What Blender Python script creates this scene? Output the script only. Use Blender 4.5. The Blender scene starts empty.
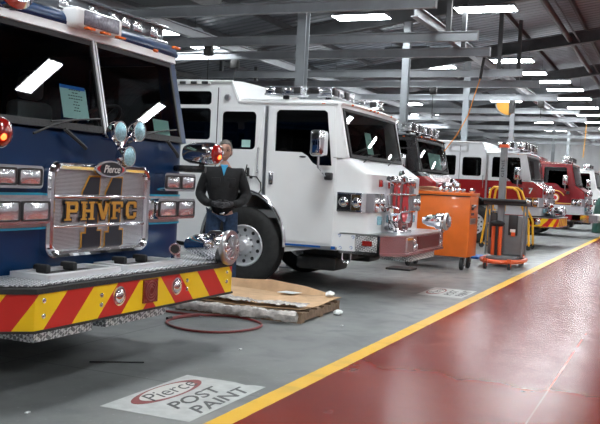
import bpy, bmesh, math, random
from mathutils import Vector, Matrix
from mathutils.geometry import tessellate_polygon
random.seed(7)
scene = bpy.context.scene
COL = scene.collection
PI = math.pi

# ------------------------------------------------------------------ materials
MATS = {}
def newmat(name):
    m = bpy.data.materials.new(name); m.use_nodes = True
    MATS[name] = m
    return m, m.node_tree, m.node_tree.nodes['Principled BSDF']

def pbr(name, col, rough=.5, metal=0., coat=0., noise=0., nscale=6., bump=0., bscale=40., spec=.5):
    m, nt, b = newmat(name)
    b.inputs['Base Color'].default_value = (*col, 1)
    b.inputs['Roughness'].default_value = rough
    b.inputs['Metallic'].default_value = metal
    b.inputs['Coat Weight'].default_value = coat
    b.inputs['Coat Roughness'].default_value = .04
    b.inputs['Specular IOR Level'].default_value = spec
    tc = nt.nodes.new('ShaderNodeTexCoord')
    if noise:
        n = nt.nodes.new('ShaderNodeTexNoise'); n.inputs['Scale'].default_value = nscale; n.inputs['Detail'].default_value = 6
        nt.links.new(tc.outputs['Object'], n.inputs['Vector'])
        r = nt.nodes.new('ShaderNodeMapRange'); r.inputs[1].default_value = .3; r.inputs[2].default_value = .7
        r.inputs[3].default_value = 1 - noise; r.inputs[4].default_value = 1 + noise
        nt.links.new(n.outputs['Fac'], r.inputs[0])
        mx = nt.nodes.new('ShaderNodeVectorMath'); mx.operation = 'SCALE'; mx.inputs[0].default_value = col
        nt.links.new(r.outputs[0], mx.inputs['Scale']); nt.links.new(mx.outputs[0], b.inputs['Base Color'])
    if bump:
        n = nt.nodes.new('ShaderNodeTexNoise'); n.inputs['Scale'].default_value = bscale
        nt.links.new(tc.outputs['Object'], n.inputs['Vector'])
        bp = nt.nodes.new('ShaderNodeBump'); bp.inputs['Strength'].default_value = bump; bp.inputs['Distance'].default_value = .01
        nt.links.new(n.outputs['Fac'], bp.inputs['Height']); nt.links.new(bp.outputs[0], b.inputs['Normal'])
    return m

def mth(nt, op, a, b=None, c=None):
    n = nt.nodes.new('ShaderNodeMath'); n.operation = op
    for i, v in enumerate((a, b, c)):
        if v is None: continue
        if isinstance(v, (int, float)): n.inputs[i].default_value = v
        else: nt.links.new(v, n.inputs[i])
    return n.outputs[0]

def xyz(nt, kind='Object'):
    tc = nt.nodes.new('ShaderNodeTexCoord'); s = nt.nodes.new('ShaderNodeSeparateXYZ')
    nt.links.new(tc.outputs[kind], s.inputs[0]); return s.outputs, tc

def mixc(nt, fac, a, b):
    n = nt.nodes.new('ShaderNodeMix'); n.data_type = 'RGBA'
    if isinstance(fac, (int, float)): n.inputs[0].default_value = fac
    else: nt.links.new(fac, n.inputs[0])
    for i, v in ((6, a), (7, b)):
        if isinstance(v, tuple): n.inputs[i].default_value = (*v, 1)
        else: nt.links.new(v, n.inputs[i])
    return n.outputs[2]

satin = pbr('satin_aluminium', (.72, .73, .75), .35, .35)
white_paint = pbr('white_paint', (.86, .87, .87), .28, 0, .6, .02, 3)
blue_paint = pbr('deep_blue_paint', (.0010, .024, .088), .28, 0, .08, .05, 3, spec=.3)
red_paint = pbr('fire_red_paint', (.30, .012, .014), .25, 0, .7, .05, 3)
dark_red_paint = pbr('dark_red_paint', (.20, .022, .020), .25, 0, .7)
black_paint = pbr('black_paint', (.012, .012, .013), .25, 0, .6)
chrome = pbr('chrome', (.80, .80, .82), .09, 1)
chrome_dull = pbr('brushed_steel', (.60, .61, .62), .28, 1, 0, .06, 30)
black_rubber = pbr('black_rubber', (.018, .018, .019), .6, 0, 0, .15, 20, .3, 60)
tire_mat = pbr('tire_rubber', (.022, .022, .022), .72, 0, 0, .25, 14, .3, 80)
dark_metal = pbr('dark_chassis', (.030, .029, .028), .55, .2, 0, .3, 8)
cab_int = pbr('cab_interior', (.26, .27, .275), .7, 0, 0, .2, 6)
seat_mat = pbr('seat_vinyl', (.22, .23, .24), .5, 0, 0, .1, 10)
gold = pbr('gold_leaf', (.62, .30, .035), .45, .1)
black_ink = pbr('black_decal', (.010, .012, .020), .4)
white_ink = pbr('white_decal', (.80, .80, .78), .4)
red_ink = pbr('red_decal', (.62, .03, .035), .35)
cyan_ink = pbr('cyan_reflective_tape', (.02, .42, .62), .3)
blue_tape = pbr('blue_tape', (.01, .13, .50), .45)
orange_lens = pbr('orange_lens', (.85, .16, .02), .15, 0, .5)
red_lens = pbr('red_lens', (.30, .008, .006), .12, 0, .8, .25, 60)
amber_lens = pbr('amber_lens', (.75, .30, .05), .15, 0, .6)
clear_lens = pbr('clear_lens', (.82, .84, .87), .14, .9, .5, .04, 40, .12, 25)
aqua_lens = pbr('aqua_lens', (.30, .58, .66), .14, .45, .6, .3, 70, .5, 110)
orange_paint = pbr('orange_cart_paint', (.78, .155, .012), .36, 0, .25, .06, 5)
orange_lift = pbr('orange_lift_paint', (.80, .12, .03), .4, 0, .2)
yellow_paint = pbr('yellow_safety_paint', (.85, .42, .01), .4, 0, .2)
grey_plastic = pbr('grey_plastic', (.16, .165, .17), .5, 0, 0, .08, 10)
black_plastic = pbr('black_plastic', (.022, .022, .024), .45)
steel_grey = pbr('painted_grey_steel', (.25, .27, .285), .45, .25, 0, .12, 4)
beam_grey = pbr('light_grey_beam', (.27, .285, .30), .45, .2, 0, .12, 3)
rafter_mat = pbr('dark_rafter_steel', (.075, .078, .082), .6, .2, 0, .2, 3)
card = pbr('cardboard', (.58, .38, .22), .85, 0, 0, .12, 7, .2, 30)
wood = pbr('pallet_wood', (.23, .15, .095), .85, 0, 0, .3, 18, .3, 50)
plastic_wrap = pbr('clear_plastic_wrap', (.64, .59, .55), .25, 0, .4, .3, 16, .9, 26)
paper_mat = pbr('white_paper', (.80, .83, .82), .7)
paper_green = pbr('pale_green_paper', (.42, .66, .60), .7)
hose_red = pbr('dark_red_hose', (.21, .030, .028), .4)
hose_orange = pbr('orange_air_hose', (.80, .28, .03), .5)
skin = pbr('skin', (.50, .27, .20), .5, 0, 0, .05, 30)
hair_mat = pbr('grey_hair', (.13, .115, .105), .8, 0, 0, .3, 60, .6, 120)
jacket_mat = pbr('black_jacket', (.007, .007, .008), .85, 0, 0, .3, 14, .5, 25)
jean_mat = pbr('blue_jeans', (.020, .045, .10), .85, 0, 0, .3, 25, .4, 60)
shirt_mat = pbr('bright_blue_shirt', (.04, .30, .52), .8)
glove_mat = pbr('dark_grey_glove', (.045, .045, .050), .85, 0, 0, .3, 40)
green_tarp = pbr('dark_green_cover', (.012, .060, .045), .55, 0, 0, .3, 5, .6, 8)
tan_mat = pbr('eye_dark', (.03, .02, .015), .3)
reflect_red = pbr('floor_reflection_red', (.12, .018, .018), .3, .2, 0, .1, 20)  # colour of the red floor as mirrored in the bumper chrome

def glassmat(name, tint, fmin=.05, rough=.01):
    m = bpy.data.materials.new(name); m.use_nodes = True; nt = m.node_tree; nt.nodes.clear()
    out = nt.nodes.new('ShaderNodeOutputMaterial'); mx = nt.nodes.new('ShaderNodeMixShader')
    t = nt.nodes.new('ShaderNodeBsdfTransparent'); t.inputs[0].default_value = (*tint, 1)
    g = nt.nodes.new('ShaderNodeBsdfGlossy'); g.inputs['Roughness'].default_value = rough
    f = nt.nodes.new('ShaderNodeFresnel'); f.inputs[0].default_value = 1.5
    r = mth(nt, 'MAXIMUM', f.outputs[0], fmin)
    nt.links.new(r, mx.inputs[0]); nt.links.new(t.outputs[0], mx.inputs[1]); nt.links.new(g.outputs[0], mx.inputs[2])
    nt.links.new(mx.outputs[0], out.inputs[0]); return m
glass = glassmat('windshield_glass', (.78, .84, .83))
dark_glass = glassmat('tinted_glass', (.16, .17, .18))

def emis(name, col, s):
    m, nt, b = newmat(name); b.inputs['Base Color'].default_value = (*col, 1)
    b.inputs['Emission Color'].default_value = (*col, 1); b.inputs['Emission Strength'].default_value = s; return m
tube_mat = emis('fluorescent_diffuser', (.92, .97, 1.0), 17)
red_glow = emis('lit_red_bulb', (1, .10, .02), 1.6)

def chevron_mat(name, period, off, ztop, yf=0):
    m, nt, b = newmat(name); s, tc = xyz(nt)
    ax = mth(nt, 'ADD', mth(nt, 'ABSOLUTE', s[0]), mth(nt, 'ADD', s[1], yf))
    ph = mth(nt, 'ADD', ax, mth(nt, 'SUBTRACT', s[2], ztop))
    q = mth(nt, 'DIVIDE', mth(nt, 'SUBTRACT', ph, off), period)
    fr = mth(nt, 'FLOORED_MODULO', mth(nt, 'FLOOR', q), 2.0)
    c = mixc(nt, mth(nt, 'GREATER_THAN', fr, .5), (.60, .018, .012), (.95, .60, .005))
    nt.links.new(c, b.inputs['Base Color']); b.inputs['Roughness'].default_value = .38; b.inputs['Coat Weight'].default_value = .2
    return m
chev_blue = chevron_mat('red_yellow_chevrons', .27, .13, .70, 2.11)
chev_far = chevron_mat('red_yellow_chevrons_wide', .19, .10, .80, 2.40)

def diamond_mat():
    m, nt, b = newmat('diamond_plate'); s, tc = xyz(nt)
    b.inputs['Metallic'].default_value = .5; b.inputs['Roughness'].default_value = .36
    w = nt.nodes.new('ShaderNodeVectorRotate'); w.rotation_type = 'EULER_XYZ'
    w.inputs['Rotation'].default_value = (.785, .785, .785); nt.links.new(tc.outputs['Object'], w.inputs[0])
    c = nt.nodes.new('ShaderNodeTexChecker'); c.inputs['Scale'].default_value = 44
    nt.links.new(w.outputs[0], c.inputs['Vector'])
    col = mixc(nt, c.outputs['Fac'], (.22, .23, .24), (.85, .86, .87)); nt.links.new(col, b.inputs['Base Color'])
    bp = nt.nodes.new('ShaderNodeBump'); bp.inputs['Strength'].default_value = .7; bp.inputs['Distance'].default_value = .004
    nt.links.new(c.outputs['Fac'], bp.inputs['Height']); nt.links.new(bp.outputs[0], b.inputs['Normal']); return m
diamond = diamond_mat()

def mesh_mat():
    m, nt, b = newmat('perforated_grille'); s, tc = xyz(nt)
    b.inputs['Metallic'].default_value = .9; b.inputs['Roughness'].default_value = .35
    k = 2 * PI / .019
    a = mth(nt, 'SINE', mth(nt, 'MULTIPLY', mth(nt, 'ADD', s[0], s[2]), k)); d = mth(nt, 'SINE', mth(nt, 'MULTIPLY', mth(nt, 'SUBTRACT', s[0], s[2]), k))
    h = mth(nt, 'MULTIPLY', a, d); t = mth(nt, 'GREATER_THAN', h, .12)
    col = mixc(nt, t, (.70, .72, .74), (.10, .105, .11)); nt.links.new(col, b.inputs['Base Color']); return m
mesh_grille = mesh_mat()

def bands_mat(name, bands, base):
    """paint scheme by height: bands = [(z0, z1, colour)]"""
    m, nt, b = newmat(name); s, tc = xyz(nt); c = base
    for z0, z1, cc in bands:
        f = mth(nt, 'MULTIPLY', mth(nt, 'GREATER_THAN', s[2], z0), mth(nt, 'LESS_THAN', s[2], z1))
        c = mixc(nt, f, c, cc)
    nt.links.new(c, b.inputs['Base Color']); b.inputs['Roughness'].default_value = .27; b.inputs['Coat Weight'].default_value = .6
    return m
two_tone = bands_mat('white_over_red_paint', [(1.77, 9, (.74, .76, .78)), (.86, 1.10, (.50, .52, .56)), (1.14, 1.17, (.50, .52, .56))], (.30, .012, .014))
red_band = bands_mat('red_paint_silver_band', [(.80, 1.12, (.46, .48, .52)), (1.16, 1.19, (.60, .40, .12))], (.19, .010, .014))

SEAMY = .78
def floor_mat():
    m, nt, b = newmat('painted_concrete_floor'); s, tc = xyz(nt)
    def noise(sc, det=6, dist=0.):
        n = nt.nodes.new('ShaderNodeTexNoise'); n.inputs['Scale'].default_value = sc; n.inputs['Detail'].default_value = det
        n.inputs['Distortion'].default_value = dist; nt.links.new(tc.outputs['Object'], n.inputs['Vector']); return n.outputs['Fac']
    def ramp(f, a, b_, c, d):
        r = nt.nodes.new('ShaderNodeMapRange'); nt.links.new(f, r.inputs[0])
        for i, v in enumerate((a, b_, c, d)): r.inputs[i + 1].default_value = v
        return r.outputs[0]
    n1, n2, n3 = noise(.55, 8, .6), noise(3.2, 8, .4), noise(26, 3)
    g = mixc(nt, ramp(n1, .35, .68, 0, 1), (.150, .158, .156), (.240, .250, .246))
    g = mixc(nt, ramp(n2, .52, .72, 0, .6), g, (.125, .135, .140))
    g = mixc(nt, ramp(n3, .64, .78, 0, .5), g, (.36, .38, .38))
    # saw-cut joints every 6.4 m across and one lengthwise
    jx = mth(nt, 'LESS_THAN', mth(nt, 'FLOORED_MODULO', mth(nt, 'ADD', s[0], 1.2), 6.4), .018)
    jy = mth(nt, 'LESS_THAN', mth(nt, 'FLOORED_MODULO', mth(nt, 'ADD', s[1], 1.5), 6.0), .018)
    g = mixc(nt, mth(nt, 'MULTIPLY', mth(nt, 'MAXIMUM', jx, jy), .6), g, (.06, .065, .07))
    r = mixc(nt, ramp(n1, .35, .7, 0, 1), (.165, .012, .005), (.215, .019, .008))
    r = mixc(nt, ramp(n2, .55, .72, 0, .35), r, (.15, .010, .004))
    seam = mth(nt, 'LESS_THAN', mth(nt, 'ABSOLUTE', mth(nt, 'SUBTRACT', s[1], SEAMY)), .006)
    r = mixc(nt, mth(nt, 'MULTIPLY', seam, .14), r, (.50, .25, .20))
    yl = mixc(nt, ramp(n2, .56, .70, 0, .55), (.78, .44, .015), (.52, .33, .06))
    edge = mth(nt, 'ADD', s[1], mth(nt, 'MULTIPLY', mth(nt, 'SUBTRACT', noise(7, 4), .5), .016))
    c = mixc(nt, mth(nt, 'LESS_THAN', edge, 2.475), g, yl)
    c = mixc(nt, mth(nt, 'LESS_THAN', edge, 2.33), c, r)
    nt.links.new(c, b.inputs['Base Color'])
    rr = mth(nt, 'ADD', mth(nt, 'MULTIPLY', n2, .14), .17); rg = mth(nt, 'ADD', mth(nt, 'MULTIPLY', n2, .3), .30)
    isr = mth(nt, 'LESS_THAN', s[1], 2.33)
    nt.links.new(mth(nt, 'SUBTRACT', .5, mth(nt, 'MULTIPLY', isr, .2)), b.inputs['Specular IOR Level'])
    nt.links.new(mth(nt, 'SUBTRACT', 1.5, mth(nt, 'MULTIPLY', isr, .27)), b.inputs['IOR'])
    mr = nt.nodes.new('ShaderNodeMix'); nt.links.new(isr, mr.inputs[0]); nt.links.new(rg, mr.inputs[2]); nt.links.new(rr, mr.inputs[3])
    nt.links.new(mr.outputs[0], b.inputs['Roughness'])
    bp = nt.nodes.new('ShaderNodeBump'); bp.inputs['Strength'].default_value = .04; bp.inputs['Distance'].default_value = .01
    nt.links.new(mth(nt, 'MULTIPLY', n2, mth(nt, 'GREATER_THAN', s[1], 2.33)), bp.inputs['Height']); nt.links.new(bp.outputs[0], b.inputs['Normal'])
    return m
floor_m = floor_mat()

def corrugated(name, col, axis, pitch, strength=.8, metal=.3, rough=.45):
    m, nt, b = newmat(name); s, tc = xyz(nt)
    h = mth(nt, 'SINE', mth(nt, 'MULTIPLY', s[axis], 2 * PI / pitch))
    hs = nt.nodes.new('ShaderNodeMapRange'); nt.links.new(h, hs.inputs[0])
    for i, v in enumerate((-.5, .5, 0, 1)): hs.inputs[i + 1].default_value = v
    n = nt.nodes.new('ShaderNodeTexNoise'); n.inputs['Scale'].default_value = .6; nt.links.new(tc.outputs['Object'], n.inputs['Vector'])
    c2 = tuple(x * .72 for x in col)
    c = mixc(nt, n.outputs['Fac'], c2, col); nt.links.new(c, b.inputs['Base Color'])
    b.inputs['Metallic'].default_value = metal; b.inputs['Roughness'].default_value = rough
    bp = nt.nodes.new('ShaderNodeBump'); bp.inputs['Strength'].default_value = strength; bp.inputs['Distance'].default_value = .06
    nt.links.new(hs.outputs[0], bp.inputs['Height']); nt.links.new(bp.outputs[0], b.inputs['Normal']); return m
deck_mat = corrugated('corrugated_roof_deck', (.17, .185, .21), 0, .30)
wall_mat = corrugated('pale_corrugated_wall', (.82, .84, .86), 1, .40, .25, .0)
wall_mat_x = corrugated('grey_corrugated_wall', (.30, .31, .33), 0, .40, .6, .1)

# ------------------------------------------------------------------ mesh builder
class MB:
    def __init__(s): s.v = []; s.f = []
    def add(s, vs, fs, mat=None):
        o = len(s.v)
        for p in vs:
            p = Vector(p); s.v.append(mat @ p if mat else p)
        s.f += [tuple(i + o for i in f) for f in fs]; return s
    def box(s, x0, y0, z0, x1, y1, z1, mat=None):
        vs = [(x, y, z) for x in (x0, x1) for y in (y0, y1) for z in (z0, z1)]
        return s.add(vs, [(0, 1, 3, 2), (4, 6, 7, 5), (0, 4, 5, 1), (2, 3, 7, 6), (0, 2, 6, 4), (1, 5, 7, 3)], mat)
    def cbox(s, c, size, mat=None):
        return s.box(*[c[i] - size[i] / 2 for i in range(3)], *[c[i] + size[i] / 2 for i in range(3)], mat)
    def rbox(s, x0, y0, z0, x1, y1, z1, r=.02, n=2, mat=None):
        bm = bmesh.new(); bmesh.ops.create_cube(bm, size=1)
        for v in bm.verts: v.co = Vector(((x0 + x1) / 2 + v.co.x * (x1 - x0), (y0 + y1) / 2 + v.co.y * (y1 - y0), (z0 + z1) / 2 + v.co.z * (z1 - z0)))
        r = min(r, abs(x1 - x0) * .49, abs(y1 - y0) * .49, abs(z1 - z0) * .49)
        bmesh.ops.bevel(bm, geom=bm.edges[:], offset=r, segments=n, profile=.5, affect='EDGES')
        bm.verts.index_update(); s.add([v.co for v in bm.verts], [[v.index for v in f.verts] for f in bm.faces], mat); bm.free(); return s
    def plate(s, pts, holes, fn, t):
        """polygon with holes in 2D, fn(a,b,depth)->3D, depth 0 and t"""
        loops = [pts] + list(holes); flat = [p for l in loops for p in l]; n = len(flat)
        tris = tessellate_polygon([[Vector((p[0], p[1], 0)) for p in l] for l in loops])
        vs = [fn(p[0], p[1], 0) for p in flat] + [fn(p[0], p[1], t) for p in flat]
        fs = [tuple(t_) for t_ in tris] + [tuple(i + n for i in reversed(t_)) for t_ in tris]
        o = 0
        for l in loops:
            k = len(l)
            for i in range(k):
                a, b = o + i, o + (i + 1) % k; fs.append((a, b, b + n, a + n))
            o += k
        return s.add(vs, fs)
    def tube(s, pts, r, n=8, closed=False, caps=True):
        pts = [Vector(p) for p in pts]; m = len(pts); rs = r if isinstance(r, (list, tuple)) else [r] * m
        vs = []; up = None
        for i, p in enumerate(pts):
            if closed: d = pts[(i + 1) % m] - pts[i - 1]
            else: d = pts[min(i + 1, m - 1)] - pts[max(i - 1, 0)]
            d.normalize()
            if up is None:
                up = Vector((0, 0, 1)) if abs(d.z) < .9 else Vector((1, 0, 0))
            a = d.cross(up)
            if a.length < 1e-4: a = d.cross(Vector((1, .3, 0)))
            a.normalize(); b = a.cross(d).normalized(); up = b
            for k in range(n):
                t = 2 * PI * k / n; vs.append(p + (a * math.cos(t) + b * math.sin(t)) * rs[i])
        fs = []
        for i in range(m if closed else m - 1):
            j = (i + 1) % m
            for k in range(n): fs.append((i * n + k, i * n + (k + 1) % n, j * n + (k + 1) % n, j * n + k))
        if not closed and caps: fs += [tuple(range(n)), tuple((m - 1) * n + k for k in reversed(range(n)))]
        return s.add(vs, fs)
    def lathe(s, prof, c, axis, n=24, caps=True):
        """prof [(dist along axis, radius)]"""
        ax = Vector(axis).normalized(); a = ax.orthogonal().normalized(); b = ax.cross(a); c = Vector(c); vs = []; fs = []; m = len(prof)
        for h, r in prof:
            for k in range(n):
                t = 2 * PI * k / n; vs.append(c + ax * h + (a * math.cos(t) + b * math.sin(t)) * max(r, 1e-4))
        for i in range(m - 1):
            for k in range(n): fs.append((i * n + k, i * n + (k + 1) % n, (i + 1) * n + (k + 1) % n, (i + 1) * n + k))
        if caps: fs += [tuple(reversed(range(n))), tuple((m - 1) * n + k for k in range(n))]
        return s.add(vs, fs)
    def cyl(s, c, axis, r, h, n=16): return s.lathe([(0, r), (h, r)], c, axis, n)
    def ball(s, c, r, n=14, sc=(1, 1, 1)):
        bm = bmesh.new(); bmesh.ops.create_uvsphere(bm, u_segments=n, v_segments=max(6, n // 2), radius=r)
        bm.verts.index_update(); s.add([Vector(c) + Vector((v.co.x * sc[0], v.co.y * sc[1], v.co.z * sc[2])) for v in bm.verts], [[v.index for v in f.verts] for f in bm.faces]); bm.free(); return s
    def patch(s, fn, ss, ts, th=0):
        """fn(a,b)->3D over lists of params, thickened by th along -normal"""
        P = [[Vector(fn(a, b)) for a in ss] for b in ts]; n = len(ss); m = len(ts)
        vs = [p for r in P for p in r]; fs = [(j * n + i, j * n + i + 1, (j + 1) * n + i + 1, (j + 1) * n + i) for j in range(m - 1) for i in range(n - 1)]
        if th:
            ns = []
            for j in range(m):
                for i in range(n):
                    a = P[j][min(i + 1, n - 1)] - P[j][max(i - 1, 0)]; b = P[min(j + 1, m - 1)][i] - P[max(j - 1, 0)][i]
                    ns.append(a.cross(b).normalized())
            k = len(vs); vs = vs + [v - nn * th for v, nn in zip(vs, ns)]
            fs += [tuple(x + k for x in reversed(f)) for f in fs[:]]
            ring = [i for i in range(n)] + [j * n + n - 1 for j in range(1, m)] + [(m - 1) * n + i for i in range(n - 2, -1, -1)] + [j * n for j in range(m - 2, 0, -1)]
            for q in range(len(ring)):
                a, b = ring[q], ring[(q + 1) % len(ring)]; fs.append((b, a, a + k, b + k))
        return s.add(vs, fs)
    def text(s, txt, size, fn, depth=.004, shear=0., align='CENTER', offset=0., xs=1.):
        cu = bpy.data.curves.new('t', 'FONT'); cu.body = txt; cu.size = size; cu.align_x = align; cu.align_y = 'CENTER'
        cu.shear = shear; cu.offset = offset; cu.extrude = .5; cu.resolution_u = 3
        ob = bpy.data.objects.new('t', cu); me = bpy.data.meshes.new_from_object(ob)
        s.add([fn(v.co.x * xs, v.co.y, depth if v.co.z > 0 else 0) for v in me.vertices], [tuple(p.vertices) for p in me.polygons])
        bpy.data.objects.remove(ob); bpy.data.curves.remove(cu); bpy.data.meshes.remove(me); return s
    def build(s, name, mat, parent=None, off=(0, 0, 0), smooth=True, extra=None):
        me = bpy.data.meshes.new(name); o3 = Vector(off)
        me.from_pydata([tuple(v - o3) for v in s.v], [], s.f); me.update()
        bm = bmesh.new(); bm.from_mesh(me); bmesh.ops.recalc_face_normals(bm, faces=bm.faces)
        if smooth:
            for f in bm.faces: f.smooth = True
            for e in bm.edges:
                if len(e.link_faces) != 2 or e.calc_face_angle(0) > math.radians(32): e.smooth = False
        bm.to_mesh(me); bm.free()
        me.materials.append(mat)
        ob = bpy.data.objects.new(name, me); COL.objects.link(ob)
        if parent: ob.parent = parent
        return ob
    def single(s, name, mat, label, cat, group=None, smooth=True):
        xs = [v.x for v in s.v]; ys = [v.y for v in s.v]; zs = [v.z for v in s.v]
        c = ((min(xs) + max(xs)) / 2, (min(ys) + max(ys)) / 2, min(zs))
        ob = s.build(name, mat, None, c, smooth); ob.location = c; tag(ob, label, cat, group); return ob

def tag(o, label=None, cat=None, group=None, kind=None):
    if label: o['label'] = label
    if cat: o['category'] = cat
    if group: o['group'] = group
    if kind: o['kind'] = kind
    return o
def thing(name, loc, label, cat, group=None, rz=0.):
    o = bpy.data.objects.new(name, None); COL.objects.link(o); o.location = loc; o.rotation_euler = (0, 0, rz)
    o.empty_display_size = .2
    return tag(o, label, cat, group)
def struct(mb, name, mat, smooth=False):
    return tag(mb.build(name, mat, None, (0, 0, 0), smooth), kind='structure')
def copy_tree(o, parent=None):
    kids = [c for c in bpy.data.objects if c.parent == o]
    n = o.copy(); COL.objects.link(n); n.parent = parent
    for k in kids: copy_tree(k, n)
    return n
def rrect(x0, y0, x1, y1, r=.05, n=4):
    out = []
    for cx, cy, a0 in ((x1 - r, y0 + r, -90), (x1 - r, y1 - r, 0), (x0 + r, y1 - r, 90), (x0 + r, y0 + r, 180)):
        for i in range(n + 1):
            a = math.radians(a0 + 90 * i / n); out.append((cx + r * math.cos(a), cy + r * math.sin(a)))
    return out
def lin(a, b, n): return [a + (b - a) * i / (n - 1) for i in range(n)]

# ------------------------------------------------------------------ the hall
RZ = lambda y: 6.67 - .15 * y if y > -3 else 7.12 + .15 * (y + 3)      # roof height
XA, XB, YA, YB = -9., 56., -14., 17.
struct(MB().box(XA, YA, -.2, XB, YB, 0), 'floor', floor_m)
mb = MB()
for a, b in ((YA, -3), (-3, YB)):
    mb.add([(XA, a, RZ(a)), (XB, a, RZ(a)), (XB, b, RZ(b)), (XA, b, RZ(b)), (XA, a, RZ(a) + .15), (XB, a, RZ(a) + .15), (XB, b, RZ(b) + .15), (XA, b, RZ(b) + .15)],
           [(0, 1, 2, 3), (7, 6, 5, 4), (0, 4, 5, 1), (1, 5, 6, 2), (2, 6, 7, 3), (3, 7, 4, 0)])
struct(mb, 'ceiling', deck_mat)
struct(MB().box(XA, YB, 0, XB, YB + .2, RZ(YB) + .2), 'wall_left', wall_mat_x)
struct(MB().box(XA, YA - .2, 0, XB, YA, RZ(YA) + .2), 'wall_right', corrugated('white_corrugated_wall', (.40, .41, .43), 0, .40, .4, .0))
def gable(x0, x1):
    p = [(YA - .2, 0), (YB + .2, 0), (YB + .2, RZ(YB)), (-3, RZ(-3.01) + .1), (YA - .2, RZ(YA))]
    return MB().plate(p, [], lambda a, b, d: (x0 + d, a, b), x1 - x0)
struct(gable(XB, XB + .2), 'wall_far', wall_mat)
struct(gable(XA - .2, XA), 'wall_near', wall_mat)
# sloping rafters (I-sections) and purlins
k = 1
for x in (-5.6, .7, 7.0, 13.0, 19.4, 25.7, 32.2, 39.0, 46.0, 52.6):
    mb = MB()
    for a, b in ((YA, -3), (-3, YB)):
        for (w, z0, z1) in ((.20, -.50, -.475), (.02, -.475, -.165), (.20, -.165, -.14)):
            pts = [(a, RZ(a) + z0), (b, RZ(b - .001 if b == -3 else b) + z0), (b, RZ(b) + z1), (a, RZ(a) + z1)]
            mb.plate(pts, [], lambda p, q, d, x=x, w=w: (x - w / 2 + d, p, q), w)
    struct(mb, 'trim_%d' % k, rafter_mat); k += 1
for y in [-13, -11, -9, -7, -5, -3.6, -2.2, -.6, 1.0, 2.6, 4.2, 5.8, 7.4, 9.0, 10.6, 12.2, 13.8, 15.4]:
    z = RZ(y) - .005
    struct(MB().box(XA, y - .035, z - .13, XB, y + .035, z), 'trim_%d' % k, rafter_mat); k += 1

# ---- columns
def column(x, y, label):
    top = RZ(y) - .5
    t = thing('steel_column', (x, y, 0), label, 'column', 'steel columns between the bays')
    h = .08
    MB().box(-h, -h, .02, -h + .016, h, top).box(h - .016, -h, .02, h, h, top).box(-h + .016, -.008, .02, h - .016, .008, top).build('column_shaft', steel_grey, t, smooth=False)
    MB().box(-.17, -.17, 0, .17, .17, .02).build('base_plate', steel_grey, t, smooth=False)
column(13.42, 5.9, 'pale steel column rising behind the roof of the white fire truck')
column(19.45, 5.9, 'steel column rising just left of the dark truck with a red nose')
column(25.75, 5.9, 'steel column rising behind the rear roof of the white over red truck')
column(33.7, 5.9, 'steel column rising in line with the top of the personnel lift mast')
column(46.1, 5.9, 'distant steel column seen behind the front window of the number 7 truck')
column(52.7, 5.9, 'farthest steel column, just in front of the pale end wall')

# ---- light crane beams across the bays, hung under the roof
def ibeam_y(mb, x, y0, y1, z, h=.18, w=.12, t=.018):
    mb.box(x - w / 2, y0, z - h / 2, x + w / 2, y1, z - h / 2 + t).box(x - w / 2, y0, z + h / 2 - t, x + w / 2, y1, z + h / 2)
    return mb.box(x - t / 2, y0, z - h / 2 + t, x + t / 2, y1, z + h / 2 - t)
def ibeam_x(mb, y, x0, x1, z, h=.24, w=.13, t=.02):
    mb.box(x0, y - w / 2, z - h / 2, x1, y + w / 2, z - h / 2 + t).box(x0, y - w / 2, z + h / 2 - t, x1, y + w / 2, z + h / 2)
    return mb.box(x0, y - t / 2, z - h / 2 + t, x1, y + t / 2, z + h / 2 - t)
BEAMS = [(12.96, 3.52), (15.93, 3.50), (17.78, 3.64), (20.95, 3.50), (23.06, 3.40), (26.4, 3.35), (30.7, 3.15), (33.9, 3.2), (38.5, 3.1), (43.5, 3.1), (49, 3.1)]
BL = ['bay crane beam crossing the top of the photo, nearest of the row', 'long crane beam whose bright end shows its flange above the dark truck',
      'crane beam with the coiled hose and hoist at its end', 'brightly lit crane beam just below the hoist beam', 'crane beam ending left of the yellow reel',
      'crane beam sixth from the camera', 'crane beam carrying the yellow hose reel', 'eighth crane beam from the camera, beyond the yellow reel',
      'crane beam above the number 7 truck, third from the end wall', 'crane beam above the all red truck, second from the end wall', 'crane beam farthest away, beside the end wall']
for (x, y0), lb in zip(BEAMS, BL):
    t = thing('crane_beam', (x, 9, 4.3), lb, 'crane beam', 'crane beams across the bays')
    ibeam_y(MB(), 0, y0 - 9, 3.2 if x < 40 else 4.6, 0).build('beam', beam_grey, t, smooth=False)
    MB().box(-.062, y0 - 9.012, -.092, .062, y0 - 9, .092).build('end_plate', beam_grey, t, smooth=False)
    for yy in ((y0 + .55, 11.6) if x < 25 else (11.6,)):
        MB().box(-.045, yy - 9.045, .09, .045, yy - 8.955, RZ(yy) - 4.3 - .12).build('hanger', rafter_mat, t, smooth=False)
for y, x0, x1, lb in ((4.30, 14.5, 52, 'long runway girder over the beam ends beside the aisle'), (9.6, 11, 52, 'long runway girder deep over the left side of the bays')):
    ibeam_x(MB(), y, x0, x1, 4.50, .20).single('runway_girder', beam_grey, lb, 'girder', smooth=False)
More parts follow.
